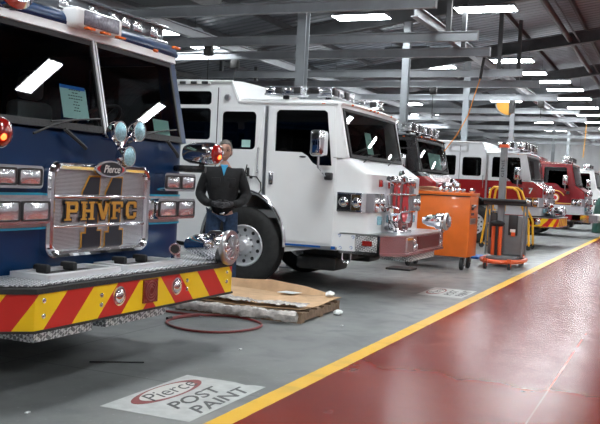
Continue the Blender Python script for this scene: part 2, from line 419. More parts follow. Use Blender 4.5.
# conduit along the aisle
mb = MB().tube([(2, 3.0, 5.86), (54, 3.0, 5.86)], .075, 10).single('overhead_pipe', rafter_mat, 'dark round pipe running away under the roof over the aisle', 'pipe')
mb = MB().tube([(2, 2.74, 5.82), (54, 2.74, 5.82)], .025, 6).single('overhead_conduit', rafter_mat, 'thin conduit beside the dark overhead pipe', 'conduit')
MB().rbox(11.2, 8.2, 4.62, 14.7, 9.35, 4.94, .02).single('overhead_duct', rafter_mat, 'dark flat duct above the blue fire truck roof', 'duct')
for i, (x, y) in enumerate(((27.5, 2.1), (24.0, .9))):
    MB().lathe([(0, .05), (.03, .09), (.2, .10), (.24, .04)], (x, y, RZ(y) - .42), (0, 0, 1), 14).cyl((x, y, RZ(y) - .2), (0, 0, 1), .01, .2, 6).single('ceiling_sensor', white_paint,
        ['small white canister hanging under the roof left of the pipe', 'small white canister hanging under the roof right of the pipe'][i], 'sensor', 'white canisters under the roof')

# ---- fluorescent fixtures
def fixture():
    t = thing('fluorescent_light', (0, 0, 0), 'x', 'ceiling light', 'fluorescent lights over the bays')
    MB().add([(-.27, -.62, 0), (.27, -.62, 0), (.27, .62, 0), (-.27, .62, 0), (-.08, -.62, .09), (.08, -.62, .09), (.08, .62, .09), (-.08, .62, .09)],
             [(0, 3, 2, 1), (4, 5, 6, 7), (0, 1, 5, 4), (1, 2, 6, 5), (2, 3, 7, 6), (3, 0, 4, 7)]).build('housing', beam_grey, t, smooth=False)
    MB().box(-.25, -.60, -.018, .25, .60, -.002).build('diffuser', tube_mat, t, smooth=False)
    for y in (-.5, .5): MB().tube([(0, y, .09), (0, y, .40)], .004, 5).build('hanging_wire', dark_metal, t)
    return t
seen = [(18.3, 6.65, 'ceiling light above the white truck, right of its column'), (19.0, 10.86, 'ceiling light directly above the raised white cab roof'), (17.1, 10.7, 'small ceiling light just right of the blue truck light bar'),
        (17.9, 3.8, 'ceiling light in the top right, nearest to the aisle'), (25.0, 4.5, 'ceiling light below the right end of the hoist beam'), (27.6, 4.5, 'bright ceiling light second in the aisle row'),
        (29.7, 4.0, 'ceiling light third in the aisle row'), (32, 3.8, 'ceiling light fourth in the aisle row'), (35, 3.8, 'ceiling light fifth in the aisle row'),
        (22.9, 6.9, 'ceiling light left of the second column top'), (26.1, 7.0, 'bright ceiling light right of the second column'), (33, 9.95, 'low ceiling light right above the dark truck'), (24.7, 10.2, 'ceiling light just right of the first column'),
        (38.5, 3.8, 'ceiling light sixth in the aisle row'), (42, 3.8, 'ceiling light seventh in the aisle row'), (46, 3.8, 'ceiling light eighth in the aisle row'), (50, 3.8, 'ceiling light ninth in the aisle row'),
        (31, 6.6, 'ceiling light behind the hose reel'), (36, 6.6, 'ceiling light second beyond the hose reel'), (41, 6.6, 'ceiling light third beyond the hose reel'), (46.5, 6.6, 'ceiling light fourth beyond the hose reel'), (52, 6.6, 'ceiling light nearest to the end wall'),
        (38, 10.5, 'far ceiling light deep over the bays'), (45, 10.5, 'farther ceiling light deep over the bays'), (51.5, 10.5, 'farthest ceiling light deep over the bays')]
other = [(4.2, 4.0), (8.8, 4.0), (13.2, 3.9), (-2.5, 4.0), (5.4, 9.5), (11.2, 10.8)]
other += [(x, y) for x in (-5, .5, 6, 11.5, 17, 23, 29, 36, 43) for y in (-1.4, -6.2)] + [(x, -11.5) for x in (-5, .5, 6, 11.5, 17, 23, 30, 38, 46)]  # last row, by the right wall, is added as fill on the truck fronts
f0 = fixture()
for i, q in enumerate(seen + other):
    x, y = q[:2]; t = f0 if i == 0 else copy_tree(f0)
    t.location = (x, y, (5.2 if y < 8 else 4.75) if y > 0 else 5.6)
    if len(q) > 2: t['label'] = q[2]
    else: t['label'] = 'unseen hanging fluorescent ceiling light outside the picture'; t['group'] = 'ceiling lights outside the picture'

# ---- hoists, hoses and reel
def hoist(x, y, z, drop, label):
    t = thing('hanging_chain_hoist', (x, y, z), label, 'hoist', 'chain hoists under the crane beams')
    MB().rbox(-.06, -.10, -.20, .06, .10, .002, .03).build('hoist_body', dark_metal, t)
    MB().tube([(0, 0, -.2), (0, 0, -drop)], .009, 6).build('chain', dark_metal, t)
    MB().tube([(0, 0, -drop), (.05, 0, -drop - .06), (.02, 0, -drop - .13), (-.04, 0, -drop - .10)], .016, 7).build('hook', dark_metal, t)
hoist(15.93, 9.15, 4.21, .95, 'chain hoist hanging above the raised white cab roof, left one')
hoist(17.78, 9.5, 4.21, .55, 'chain hoist hanging above the raised white cab roof, right one')
hoist(23.06, 6.2, 4.21, .7, 'chain hoist hanging between the second and third columns')
hoist(26.4, 3.8, 4.21, .35, 'chain hoist hanging at a beam end above the number 7 truck')
pts = [(17.78, 3.75, 4.05), (17.75, 3.80, 3.75), (17.75, 3.9, 3.4), (17.72, 4.0, 3.0), (17.7, 4.2, 2.6), (17.7, 4.45, 2.25)]
t = thing('hanging_air_hose', (17.78, 3.75, 4.18), 'orange air hose slanting down from the hoist beam to the dark truck', 'hose')
MB().tube([(p[0] - 17.78, p[1] - 3.75, p[2] - 4.18) for p in pts[1:]], .011, 7).build('orange_hose', hose_orange, t)
MB().tube([(0, 0, 0), (-.03, .02, -.2), (-.03, .05, -.43)], .03, 8).build('dark_coil', black_rubber, t)
t = thing('hanging_hose_reel', (26.32, 4.70, 3.736), 'yellow and black hose reel hanging in front of the fourth column', 'hose reel')
q = [(0, 0)] + [(.40 * math.cos(a), -.36 * math.sin(a)) for a in lin(0, PI / 2, 9)]
MB().plate(q, [], lambda a, b, d: (d, a, b + .40), .2).build('reel_guard', pbr('amber_reel_paint', (.42, .20, .02), .5), t)
MB().tube([(.1, .42 * math.cos(a), .40 - .38 * math.sin(a)) for a in lin(0, PI / 2, 9)], .035, 6).build('guard_rim', steel_grey, t)
MB().box(-.02, -.12, .10, .18, .02, .476).build('reel_bracket', dark_metal, t, smooth=False)
MB().tube([(34.0, 3.2, 4.15), (34.0, 3.22, 3.5), (33.95, 3.25, 2.9)], .016, 6).single('hanging_yellow_hose', yellow_paint, 'yellow hose dangling above the front window of the number 7 truck', 'hose')

# ------------------------------------------------------------------ fire trucks
W = 2.44
HUBV, HUBZ = 5.45, .54
def arch_pts(r=.70, a0=-5, a1=185, n=14, sx=.92, sz=1.05):
    return [(HUBV + r * sx * -math.cos(math.radians(a)), HUBZ + .03 + r * sz * math.sin(math.radians(a))) for a in lin(a0, a1, n)]

WHEELS = {}
def wheel(root, u, side, v):
    """outer face at u looking to side (-1 near, +1 far)"""
    ax = (side, 0, 0)
    rim = MB()
    if 'rim' not in WHEELS:
        r = MB().lathe([(-.29, .0), (-.29, .29), (-.05, .29), (-.01, .292), (.0, .28), (-.02, .265), (-.045, .25), (-.055, .17), (-.045, .13), (.0, .115), (.03, .10), (.055, .07), (.06, .0)], (0, 0, 0), (1, 0, 0), 40)
        WHEELS['rim'] = r
        tr = [(-.29, .30), (-.30, .42), (-.27, .50), (-.22, .535)]
        for i in range(5):
            h = -.20 + i * .036; tr += [(h, .54), (h + .024, .54), (h + .026, .528), (h + .034, .528)]
        tr += [(-.03, .535), (.0, .50), (.012, .44), (.008, .36), (-.01, .295), (-.04, .285)]
        WHEELS['tire'] = MB().lathe(tr, (0, 0, 0), (1, 0, 0), 56, False)
        n = MB()
        n.cyl((-.048, .145, 0), (1, 0, 0), .016, .045, 6)
        WHEELS['nut'] = n
        h = MB()
        h.cyl((-.051, .215 * math.cos(PI / 10), .215 * math.sin(PI / 10)), (1, 0, 0), .026, .006, 10)
        WHEELS['hole'] = h
        for kk in list(WHEELS):
            mt = {'rim': satin, 'tire': tire_mat, 'nut': chrome, 'hole': black_rubber}[kk]
            nm = {'rim': 'wheel', 'tire': 'tire', 'nut': 'lug_nut', 'hole': 'hand_hole'}[kk]
            o = WHEELS[kk].build(nm, mt, None); WHEELS[kk] = o.data; bpy.data.objects.remove(o)
    w = bpy.data.objects.new('wheel', WHEELS['rim']); COL.objects.link(w); w.parent = root
    w.location = (u - 1.22, v - 5.6, HUBZ)
    if side < 0: w.rotation_euler = (0, 0, PI)
    o = bpy.data.objects.new('tire', WHEELS['tire']); COL.objects.link(o); o.parent = w
    if side < 0 and v < 8:
        for kk, nm in (('nut', 'lug_nut'), ('hole', 'hand_hole')):
            for i in range(10):
                o = bpy.data.objects.new(nm, WHEELS[kk]); COL.objects.link(o); o.parent = w; o.rotation_euler = (2 * PI * i / 10, 0, 0)
    return w

OFF = (1.22, 5.6, 0)
def siren(root, u, v, z, s=1.):
    c = (u, v, z); ax = (0.0, -1, 0)
    b = MB().lathe([(.0, .02), (.01, .095 * s), (.05, .12 * s), (.13 * s, .13 * s), (.2 * s, .125 * s), (.22 * s, .10 * s), (.34 * s, .085 * s), (.42 * s, .05 * s), (.44 * s, .0)], c, (0, 1, 0), 28)
    b.cyl((u, v + .12, z - .17), (0, 0, 1), .035, .1, 12)
    o = b.build('siren', chrome, root, OFF)
    r = MB()
    for i in range(10):
        a = 2 * PI * i / 10; r.box(-.004, .025 * s, -.012, .004, .085 * s, 0, Matrix.Translation((u, v, z)) @ Matrix.Rotation(PI / 2, 4, 'X') @ Matrix.Rotation(a, 4, 'Z') @ Matrix.Translation((0, 0, .02)))
    r.lathe([(0, .135 * s), (.02, .14 * s), (.04, .135 * s)], (u, v + .02, z), (0, 1, 0), 28)
    r.lathe([(-.03, 0), (-.025, .02), (-.005, .028)], (u, v, z), (0, 1, 0), 12)
    r.build('siren_grille', chrome_dull, o, OFF)
    return o

def lamp_pair(root, u0, u1, z0, z1, vf, depth=.09, name='headlight', bez=chrome):
    fr = MB().plate(rrect(u0, z0, u1, z1, .03), [], lambda a, b, d: (a, vf - d, b), depth).build(name, bez, root, OFF)
    m = .022; w = (u1 - u0 - 3 * m) / 2
    for i in range(2):
        a = u0 + m + i * (w + m)
        MB().plate(rrect(a - .004, z0 + m - .004, a + w + .004, z1 - m + .004, .022), [rrect(a + .008, z0 + m + .008, a + w - .008, z1 - m - .008, .018)], lambda p, q, d: (p, vf - depth - d, q), .010).build('lamp_gasket', black_plastic, fr, OFF)
        l = MB().patch(lambda p, q: (p, vf - depth - .004 - .012 * math.sin(PI * (p - a) / w) * math.sin(PI * (q - z0 - m) / (z1 - z0 - 2 * m)), q), lin(a + .004, a + w - .004, 9), lin(z0 + m + .004, z1 - m - .004, 9))
        l.build('lamp_lens', clear_lens, fr, OFF)
    return fr

def block_glyphs():
    t = .18
    P = [(0, 0, .42, .10), (.11, 0, .31, 1), (0, .9, .7, 1), (.31, .82, .75, 1), (.62, .5, .82, .95), (.31, .42, .75, .58), (0, .9, .3, 1)]
    H = [(0, 0, .38, .1), (.5, 0, .9, .1), (.09, 0, .29, 1), (.6, 0, .8, 1), (0, .9, .38, 1), (.5, .9, .9, 1), (.29, .42, .6, .58)]
    F = [(0, 0, .42, .10), (.11, 0, .31, 1), (0, .84, .82, 1), (.68, .66, .82, .9), (.31, .43, .62, .58), (.52, .36, .62, .66)]
    C = [(.04, .18, .24, .82), (.12, .08, .3, .3), (.12, .7, .3, .92), (.2, 0, .72, .17), (.2, .83, .72, 1), (.62, .08, .82, .36), (.62, .62, .82, .95)]
    return P, H, F, C

def fire_truck(name, X0, dy, S, label):
    kind = S['kind']; bend = S.get('bend', 5.61); paint = S['paint']
    root = thing(name, (X0 + 1.22, 5.6 + dy, 0), label, 'fire truck', 'fire trucks parked side by side')
    B = lambda mb, nm, mt, par=root, smooth=True: mb.build(nm, mt, par, OFF, smooth)
    vc = 4.07 if kind == 'A' else 4.03
    REAR = 7.6
    zr = 2.80
    prof_top = [(REAR, 2.83), (bend + .12, zr), (bend, 2.53)] if bend else [(REAR, 2.53)]
    arch = arch_pts()
    outer = ([(4.07, .62), (4.07, 1.77), (3.955, 1.81), (4.10, 2.50)] if kind == 'A' else [(vc, .62), (vc, 1.75), (4.0, 1.76), (4.15, 2.50)]) + prof_top[::-1] + [(REAR, .62)] + [p for p in reversed(arch)]
    # window openings
    wf = [(5.02, 1.86), (5.02, 2.38), (4.98, 2.42), (4.31, 2.42), (4.27, 2.39), (4.18, 1.69), (4.40, 1.69), (4.46, 1.72), (4.54, 1.81), (4.62, 1.855)]
    wr = rrect(5.32, 1.87, 5.85, 2.39, .06)
    ws = [rrect(6.04, 1.99, 7.2, 2.43, .05), rrect(6.04, 2.48, 7.2, 2.67, .05)] if (bend and bend > 5.5) else [rrect(6.04, 1.87, 7.2, 2.43, .05)]
    if S.get('nowin'): ws = []
    for side, u0, sg in (('near', 0, 1), ('far', W, -1)):
        pass
    body = MB()
    for u0, sg in ((0, 1), (W, -1)):
        body.plate(outer, [wf, wr] + ws, lambda a, b, d, u0=u0, sg=sg: (u0 + sg * d, a, b), .04)
    # front skin, built up in plan curves
    def plan(p, z, o=0.):
        """nose outline seen from above: p runs near side -> round corner -> front -> far side"""
        fr = 3.64 if z < 1.60 else 3.64 + (z - 1.60) * 1.5
        r = min(.10, 4.07 - fr); q = min(p, 1 - p)
        if q < .12: t = q / .12; u, v, nx, ny = 0, 4.07 + (fr + r - 4.07) * t, -1, 0
        elif q < .18:
            a = (q - .12) / .06 * PI / 2; u, v, nx, ny = r - r * math.cos(a), fr + r - r * math.sin(a), -math.cos(a), -math.sin(a)
        else: u, v, nx, ny = .10 + (q - .18) / .32 * (W / 2 - .10), fr, 0, -1
        u += nx * o; v += ny * o
        return (W - u, v, z) if p > .5 else (u, v, z)
    PP = [0, .03, .06, .09, .12, .135, .15, .165, .18, .26, .34, .42, .5]; PP = PP + [1 - x for x in PP[-2::-1]]
    def vf(s, z):
        u = s * W; d = min(u, W - u)
        front = 3.985; f = min(1, d / .12); f = math.sin(f * PI / 2)
        return vc - (vc - front) * f
    zs = [.62, .9, 1.2, 1.45, 1.55, 1.60, 1.64, 1.69, 1.74] + ([1.78, 1.805] if kind == 'A' else [])
    su = sorted(set([0, .015, .03, .05, .08, .11, .15, .19, .215, .25, .35, .5] + [1 - x for x in (0, .015, .03, .05, .08, .11, .15, .19, .215, .25, .35, .5)]))
    if kind == 'A':
        body.patch(lambda p, z: plan(p, z), PP, zs, .02)
        body.patch(lambda p, t: (plan(p, 1.805)[0], plan(p, 1.805)[1] + t * (vc + .12 - plan(p, 1.805)[1]), 1.80), PP, [0, 1], .02)
        vf = plan
    else:
        body.patch(lambda s, z: (s * W, vf(s, z), z), su, zs, .03)
        body.patch(lambda s, t: (s * W, vf(s, 1.74) + t * (vc + .12 - vf(s, 1.74)), 1.745), su, [0, 1], .02)
    # rear bulkhead and body box
    body.box(.04, REAR - .04, .62, W - .04, REAR, 2.5)
    # a pillars and header
    zb, zt = (1.81, 2.46) if kind == 'A' else (1.745, 2.44)
    lean = .15 if kind == 'A' else .155; bow = .04 if kind == 'A' else .03; vw = 3.955 if kind == 'A' else 3.985
    def ws_pt(s, t, o=0.):
        u = .02 + (W - .04) * s; q = 2 * s - 1
        return (u, vw - .005 + t * lean - bow * (1 - q * q) - o, zb + t * (zt - zb))
    pill = .008 if kind == 'A' else .02
    body.patch(lambda s, t: ws_pt(s, t, 0), [-.013, 0, pill], lin(0, 1.1, 4), .05)
    body.patch(lambda s, t: ws_pt(s, t, 0), [1 - pill, 1, 1.013], lin(0, 1.1, 4), .05)
    body.patch(lambda s, t: ws_pt(s, t, 0), lin(0, 1, 13), [1.0, 1.09], .04)
    bodyo = B(body, 'cab_body', paint)
    # roof, crowned
    def zprof(v):
        if not bend or v < bend: return 2.53
        if v < bend + .12: return 2.53 + (v - bend) / .12 * (zr - 2.53)
        return zr + (v - bend - .12) / (REAR - bend - .12) * .03
    rv = [0, .02, .05, .15, .4, .8] ; vl = []
    def vtop(s): q = 2 * s - 1; return vw + lean - bow * (1 - q * q) - .03
    rs = sorted([0, .01, .03, .07, .14, .25, .4, .5, .6, .75, .86, .93, .97, .99, 1])
    nv = [0, .01, .03, .07, .15, .3, .5, .75, 1]
    vend = bend if bend else REAR
    def roof1(s, t):
        v = vtop(s) + t * (vend - vtop(s)); q = abs(2 * s - 1)
        cr = .085 * (1 - q ** 6) * min(1, (t / .16)) ** .6
        return (-.012 + (W + .024) * s, v, 2.525 + cr)
    roof = MB().patch(roof1, rs, nv, .03)
    if bend:
        def roof2(s, v):
            q = abs(2 * s - 1); f = min(1, max(0, (v - bend) / .12))
            return (-.012 + (W + .024) * s, v, zprof(v) + (.085 * (1 - f) + .045 * f) * (1 - q ** 6))
        roof.patch(roof2, rs, [bend, bend + .03, bend + .09, bend + .12, bend + .16, bend + .5, REAR], .03)
    B(roof, 'roof', S.get('roofpaint', paint))
    # gutter lip following the side profile
    lipm = S.get('lip', paint)
    for uu in (-.012, W + .012):
        pts = [(uu, vw + lean + .02, 2.515)] + ([(uu, bend - .03, 2.52), (uu, bend + .10, 2.80)] if bend else []) + [(uu, REAR, 2.83 if bend else 2.52)]
        B(MB().tube(pts, .02, 8), 'roof_gutter', lipm)
    # windshield
    nss = lin(pill, 1 - pill, 17)
    def sub(a, b, t0, t1, o, th, n=9): return MB().patch(lambda s, t: ws_pt(s, t, o), lin(a, b, n), lin(t0, t1, 5), th)
    panes = [(pill + .008, .493), (.507, 1 - pill - .008)] if kind == 'B' else [(pill + .012, 1 - pill - .012)]
    seal = MB()
    for a, b in panes:
        e = .020 if kind == 'A' else .01
        seal.patch(lambda s, t: ws_pt(s, t, .012), lin(a, b, 9), [.0, .07], .02).patch(lambda s, t: ws_pt(s, t, .012), lin(a, b, 9), [.94, 1.0], .02)
        seal.patch(lambda s, t: ws_pt(s, t, .012), [a, a + e], lin(0, 1, 4), .02).patch(lambda s, t: ws_pt(s, t, .012), [b - e, b], lin(0, 1, 4), .02)
    B(seal, 'windshield_seal', black_rubber)
    for a, b in panes:
        wg = B(sub(a + .008, b - .008, .05, .96, .004, 0, 15), 'windshield', glass)
    if kind == 'B':
        for da, nm in ((-.008, 'windshield_divider'), (.006, 'windshield_divider')):
            B(MB().patch(lambda s, t: ws_pt(s, t, .022), [.5 + da, .5 + da + .006], lin(0, 1, 4), .03), nm, satin)
    # wipers
    for s0, s1 in ((.16, .34), (.60, .80)):
        wp = MB().tube([ws_pt(s0, -.08, .03), ws_pt((s0 + s1) / 2, .03, .035), ws_pt(s1, .10, .03)], .008, 6)
        a = Vector(ws_pt(s1 - .1, .06, .028)); b = Vector(ws_pt(s1 + .13, .15, .028)); wp.tube([a, b], .006, 5)
        B(wp, 'wiper', black_rubber)
    # side doors with windows and handles
    for u0, sg in ((0, -1), (W, 1)):
        fn = lambda a, b, d, u0=u0, sg=sg: (u0 + sg * d, a, b)
        darc = [p for p in arch if 4.86 > p[0] or p[0] < 5.12]
        da = [p for p in arch_pts(.73) if p[0] < 5.12 and p[1] > .66]
        front = [(4.12, .66)] + [(da[0][0], .66)] + da + [(5.12, 2.47), (4.17, 2.47), (4.12, 1.8)]
        dr = B(MB().plate(front, [wf], fn, .014), 'front_door', paint)
        B(MB().plate([(p[0], p[1]) for p in wf], [], lambda a, b, d, u0=u0, sg=sg: (u0 - sg * .012 + sg * d, a, b), .006), 'door_window', dark_glass, dr)
        B(MB().rbox(u0 + sg * .014 - .012, 5.02, 1.40, u0 + sg * .014 + .012, 5.09, 1.58, .02).rbox(u0 + sg * .03 - .008, 5.04, 1.43, u0 + sg * .03 + .008, 5.07, 1.55, .008), 'door_handle', chrome, dr)
        B(MB().plate([(4.50 + .05 * math.cos(x), 1.795 + .013 * math.sin(x)) for x in lin(0, 2 * PI * .95, 16)], [], lambda a, b, d, u0=u0, sg=sg: (u0 + sg * (.013 + d), a + .1, b), .004), 'badge', black_plastic, dr)
        da2 = [p for p in arch_pts(.73) if p[0] > 5.2 and p[0] < 5.89 and p[1] > 1.0]
        rear = da2 + [(5.90, 2.47), (5.20, 2.47)]
        rd = B(MB().plate(rear, [wr], fn, .014), 'rear_door', paint)
        B(MB().plate(wr, [], lambda a, b, d, u0=u0, sg=sg: (u0 - sg * .012 + sg * d, a, b), .006), 'door_window', dark_glass, rd)
        if sg < 0 and S.get('sticker'):
            B(MB().plate(rrect(5.40, 1.90, 5.53, 2.0, .005), [], lambda a, b, d: (-.003 - d, a, b), .003), 'window_sticker', paper_green, rd)
        B(MB().tube([(u0 + sg * .05, 5.25, 1.30 + .25), (u0 + sg * .05, 5.25, 1.9)], .012, 8).tube([(u0, 5.25, 1.57), (u0 + sg * .05, 5.25, 1.57)], .01, 6).tube([(u0, 5.25, 1.88), (u0 + sg * .05, 5.25, 1.88)], .01, 6), 'grab_handle', chrome)
        for w_ in ws:
            B(MB().plate(w_, [], lambda a, b, d, u0=u0, sg=sg: (u0 - sg * .012 + sg * d, a, b), .006), 'side_window', dark_glass)
        B(MB().box(u0 + sg * .002 - .004, 5.135, 1.22, u0 + sg * .002 + .012 * (1 if sg > 0 else -1) * 1.0, 5.185, 2.47), 'door_hinge_strip', chrome_dull)
        # seams
        B(MB().box(u0 + sg * .001 - .002, 5.925, .8 if False else 1.30, u0 + sg * .001 + .002, 5.94, 2.72 if bend else 2.47).box(u0 + sg * .015 - .001, 4.12, 1.80, u0 + sg * .015 + .001, 4.16, 1.806), 'panel_seam', rafter_mat)
        # chrome arch trim
        B(MB().tube([(u0 + sg * .02, p[0], p[1]) for p in arch_pts(.70, 0, 180, 24)], .028, 8), 'wheel_arch_trim', chrome)
        B(MB().patch(lambda a, b, u0=u0, sg=sg: (u0 - sg * b, HUBV - .69 * .92 * math.cos(a), HUBZ + .03 + .69 * 1.05 * math.sin(a)), lin(0, PI, 16), [0, .5], .01), 'wheel_well', black_rubber)
        # step below door
        st = B(MB().box(min(u0 - .02, u0 + .02) - 0, 4.06, .575, max(u0 - .02, u0 + .02), 4.82, .625), 'door_sill', chrome_dull, root, False)
        if S.get('tape') and sg < 0:
            B(MB().box(-.026, 4.28, .598, -.021, 4.80, .622).box(-.026, 4.07, .59, -.021, 4.13, .63), 'blue_tape', blue_tape, st, False)
        # mirrors
        mc = (u0 + sg * .26, 4.27, 1.97)
        mr = B(MB().rbox(mc[0] - .12, mc[1] - .09, mc[2] - .17, mc[0] + .12, mc[1] + .09, mc[2] + .17, .045, 3), 'mirror', chrome) if S.get('mirrors', 1) else None
        if mr:
            B(MB().tube([(mc[0], mc[1], mc[2] - .16), (mc[0], mc[1], 1.66), (u0 + sg * .12, 4.23, 1.56), (u0, 4.2, 1.55)], .018, 8), 'mirror_arm', chrome, mr)
            B(MB().rbox(u0 + sg * .05 - .05, 4.15, 1.50, u0 + sg * .05 + .05, 4.25, 1.60, .02), 'mirror_bracket', black_plastic, mr)
    # interior
    B(MB().box(.06, 4.3, .95, W - .06, REAR - .06, 1.05).box(.06, REAR - .10, 1.05, W - .06, REAR - .06, 2.5).box(.06, 5.45, 1.05, W - .06, 5.52, 1.9), 'cab_floor', cab_int, root, False)
    B(MB().rbox(.08, vw + .04, 1.5, W - .08, vw + .46, 1.775 if kind == 'A' else 1.74, .05).rbox(.95, 4.3, 1.05, 1.5, 5.3, 1.62, .05), 'dashboard', cab_int)
    for u in (.55, 1.9):
        st = B(MB().rbox(u - .25, 4.75, 1.2, u + .25, 5.25, 1.38, .05).rbox(u - .24, 5.18, 1.3, u + .24, 5.34, 2.05, .06), 'seat', seat_mat)
        B(MB().rbox(u - .13, 5.2, 2.06, u + .13, 5.32, 2.27, .05), 'headrest', seat_mat, st)
    R = Matrix.Translation((1.86, 4.52, 1.88)) @ Matrix.Rotation(math.radians(-35), 4, 'X')
    sw = MB(); sw.tube([R @ Vector((.23 * math.cos(a), .23 * math.sin(a), 0)) for a in lin(0, 2 * PI * 23 / 24, 24)], .017, 8, closed=True)
    for a in (PI / 6, 5 * PI / 6, 3 * PI / 2): sw.tube([R @ Vector((0, 0, -.02)), R @ Vector((.23 * math.cos(a), .23 * math.sin(a), 0))], .014, 6)
    sw.tube([R @ Vector((0, 0, -.3)), R @ Vector((0, 0, 0))], .03, 8)
    B(sw, 'steering_wheel', black_plastic)
    # marker lights on front brow
    for s in (.14, .43, .5, .57, .86) if kind == 'A' else (.86,):
        p = ws_pt(s, 1.06, .02); B(MB().rbox(p[0] - .035, p[1] - .02, p[2] + .01, p[0] + .035, p[1] + .02, p[2] + .035, .01), 'marker_light', orange_lens)
    if kind == 'A':
        B(MB().rbox(-.03, 4.3, 2.50, .0, 4.36, 2.522, .008), 'marker_light', orange_lens)
    # chassis and wheels
    ch = MB().box(.72, 3.75, .46, .84, 12.4, .70).box(1.60, 3.75, .46, 1.72, 12.4, .70).rbox(.35, 4.0, .42, 2.09, 4.7, .62, .05).cyl((.3, HUBV, HUBZ), (1, 0, 0), .07, 1.84).cyl((.3, 10.9, HUBZ), (1, 0, 0), .09, 1.84).rbox(.7, 6.4, .4, 1.74, 7.6, .95, .08)
    ch.rbox(.25, 4.15, .27, .75, 4.75, .46, .05).rbox(1.7, 4.15, .30, 2.2, 4.75, .46, .05)
    B(ch, 'chassis', dark_metal)
    for v in (HUBV, 10.9):
        wheel(root, .02, -1, v); wheel(root, W - .02, 1, v)
    # rear body
    rb = MB().rbox(.0, 7.72, .55, W, 12.2, 2.35, .02).box(.04, 7.6, .62, W - .04, 7.72, 2.2).box(.15, 7.9, 2.35, .3, 12.1, 2.55).box(W - .3, 7.9, 2.35, W - .15, 12.1, 2.55)
    rb.box(.0, 10.15, .25, .0, 10.16, .3)
    rbo = B(rb, 'equipment_body', S.get('bodypaint', paint), root, False)
    for u0, sg in ((-.006, -1), (W + .006, 1)):
        for v0, v1 in ((7.85, 8.9), (9.0, 10.1), (11.6, 12.15)):
            B(MB().rbox(min(u0, u0 + sg * .012), v0, .75, max(u0, u0 + sg * .012), v1, 2.2, .004), 'compartment_shutter', chrome_dull, rbo)
        B(MB().cyl((u0 - sg * .01, 10.9, HUBZ), (sg, 0, 0), .66, .012, 32), 'wheel_opening', black_rubber, rbo)
    return root, B, vf, ws_pt, vc

# =================================================== truck 1, blue
S1 = dict(kind='B', bend=None, paint=blue_paint, mirrors=0)
BX = 4.16
r1, B, vf, wsp, vc = fire_truck('blue_fire_truck', BX, 0, S1, 'deep blue fire truck with chevron bumper and gold PHVFC grille, nearest')
def face(u, z, d=0, v=3.95): return (u, v - d, z)
# brow: white strip and rounded blue cap
B(MB().patch(lambda s, t: wsp(s, 1.0 + t * .10, .03), lin(0, 1, 15), [0, 1], .03), 'brow_strip', white_paint)
cap = MB()
def capf(s, a):
    p = wsp(s, 1.1, .03); return (p[0] * 1.0, p[1] + .07 - .075 * math.cos(a), p[2] + .02 + .075 * math.sin(a))
cap.patch(capf, lin(-.012, 1.012, 17), lin(-.35, PI / 2 + .3, 8), .02)
B(cap, 'brow_cap', blue_paint)
B(MB().rbox(2.24, 4.01, 2.545, 2.34, 4.045, 2.57, .008), 'brow_marker', orange_lens)
# scene flood light on brow
fl = B(MB().rbox(.90, 3.99, 2.495, 1.45, 4.14, 2.635, .025, 3), 'flood_light', white_paint)
B(MB().rbox(.97, 3.975, 2.51, 1.39, 3.995, 2.62, .01), 'flood_lens', pbr('grey_flood_lens', (.20, .19, .23), .25, .3, .3, .3, 50), fl)
for u in (.98, 1.17, 1.36): B(MB().rbox(u, 3.96, 2.482, u + .1, 4.0, 2.502, .008), 'amber_strip', orange_lens, fl)
# light bar on roof
lb = B(MB().rbox(.05, 4.18, 2.60, 2.40, 4.5, 2.63, .01).rbox(.05, 4.18, 2.74, 2.40, 4.5, 2.765, .01).rbox(.07, 4.22, 2.62, 2.38, 4.46, 2.75, .01), 'light_bar', pbr('smoked_lens', (.16, .18, .20), .12, .3, .8))
for u in (.25, .62, 1.0, 1.35, 1.62, 1.78, 1.95, 2.2):
    B(MB().rbox(u - .06, 4.19, 2.64, u + .06, 4.23, 2.73, .012), 'reflector', clear_lens, lb)
B(MB().lathe([(0, .05), (.02, .17), (.05, .19), (.10, .19), (.13, .15)], (.0, 3.86, 2.60), (0, -1, .1), 24), 'round_flood', chrome)
B(MB().ball((.72, 3.96, 2.66), .02), 'antenna_stub', white_paint)
# side brow text panel papers
pp = MB()
def papers(s0, s1, t0, t1, mt, nm):
    o = B(MB().patch(lambda s, t: wsp(s, t, -.006), lin(s0, s1, 3), [t0, t1], .002), nm, mt); return o
def pf(a, b, d, s0=.325, s1=.435, t0=.12, t1=.46):
    s = s0 + (s1 - s0) * a; t = t0 + (t1 - t0) * b; return wsp(s, t, -.002 + d * 1)
pg = papers(.315, .435, .12, .44, pbr('pale_aqua_paper', (.50, .72, .70), .7), 'taped_notice')
B(MB().patch(lambda s, t: wsp(s, t, -.004), [.315, .43], [.425, .46], .002), 'blue_tape', blue_tape, pg)
mb = MB(); rnd = random.Random(3)
for k, wd in enumerate((.5, .28, .62, .6, .2, .3, .22, .3)):
    b = .86 - k * .09
    for q in range(max(1, int(wd * 10))):
        a = .5 - wd / 2 + wd * q / max(1, int(wd * 10)); w_ = wd / int(wd * 10) * .75
        mb.add([pf(a, b, .0015), pf(a + w_, b, .0015), pf(a + w_, b + .028, .0015), pf(a, b + .028, .0015)], [(0, 1, 2, 3)])
B(mb, 'notice_print', black_ink, pg)
papers(.80, .905, -.02 + .06, .25, pbr('mint_paper', (.38, .62, .56), .7), 'taped_notice')
# cyan stripes and steel band
B(MB().patch(lambda s, z: (s * W, vf(s, z) - .012, z), lin(0, 1, 41), [1.06, 1.28], .02), 'steel_band', pbr('warm_steel_band', (.50, .42, .42), .3, .8, 0, .1, 20))
for z in (1.285, 1.05):
    B(MB().patch(lambda s, t: (s * W, vf(s, t) - .016, t), lin(0, 1, 41), [z - .008, z + .008], .02), 'reflective_stripe', cyan_ink)
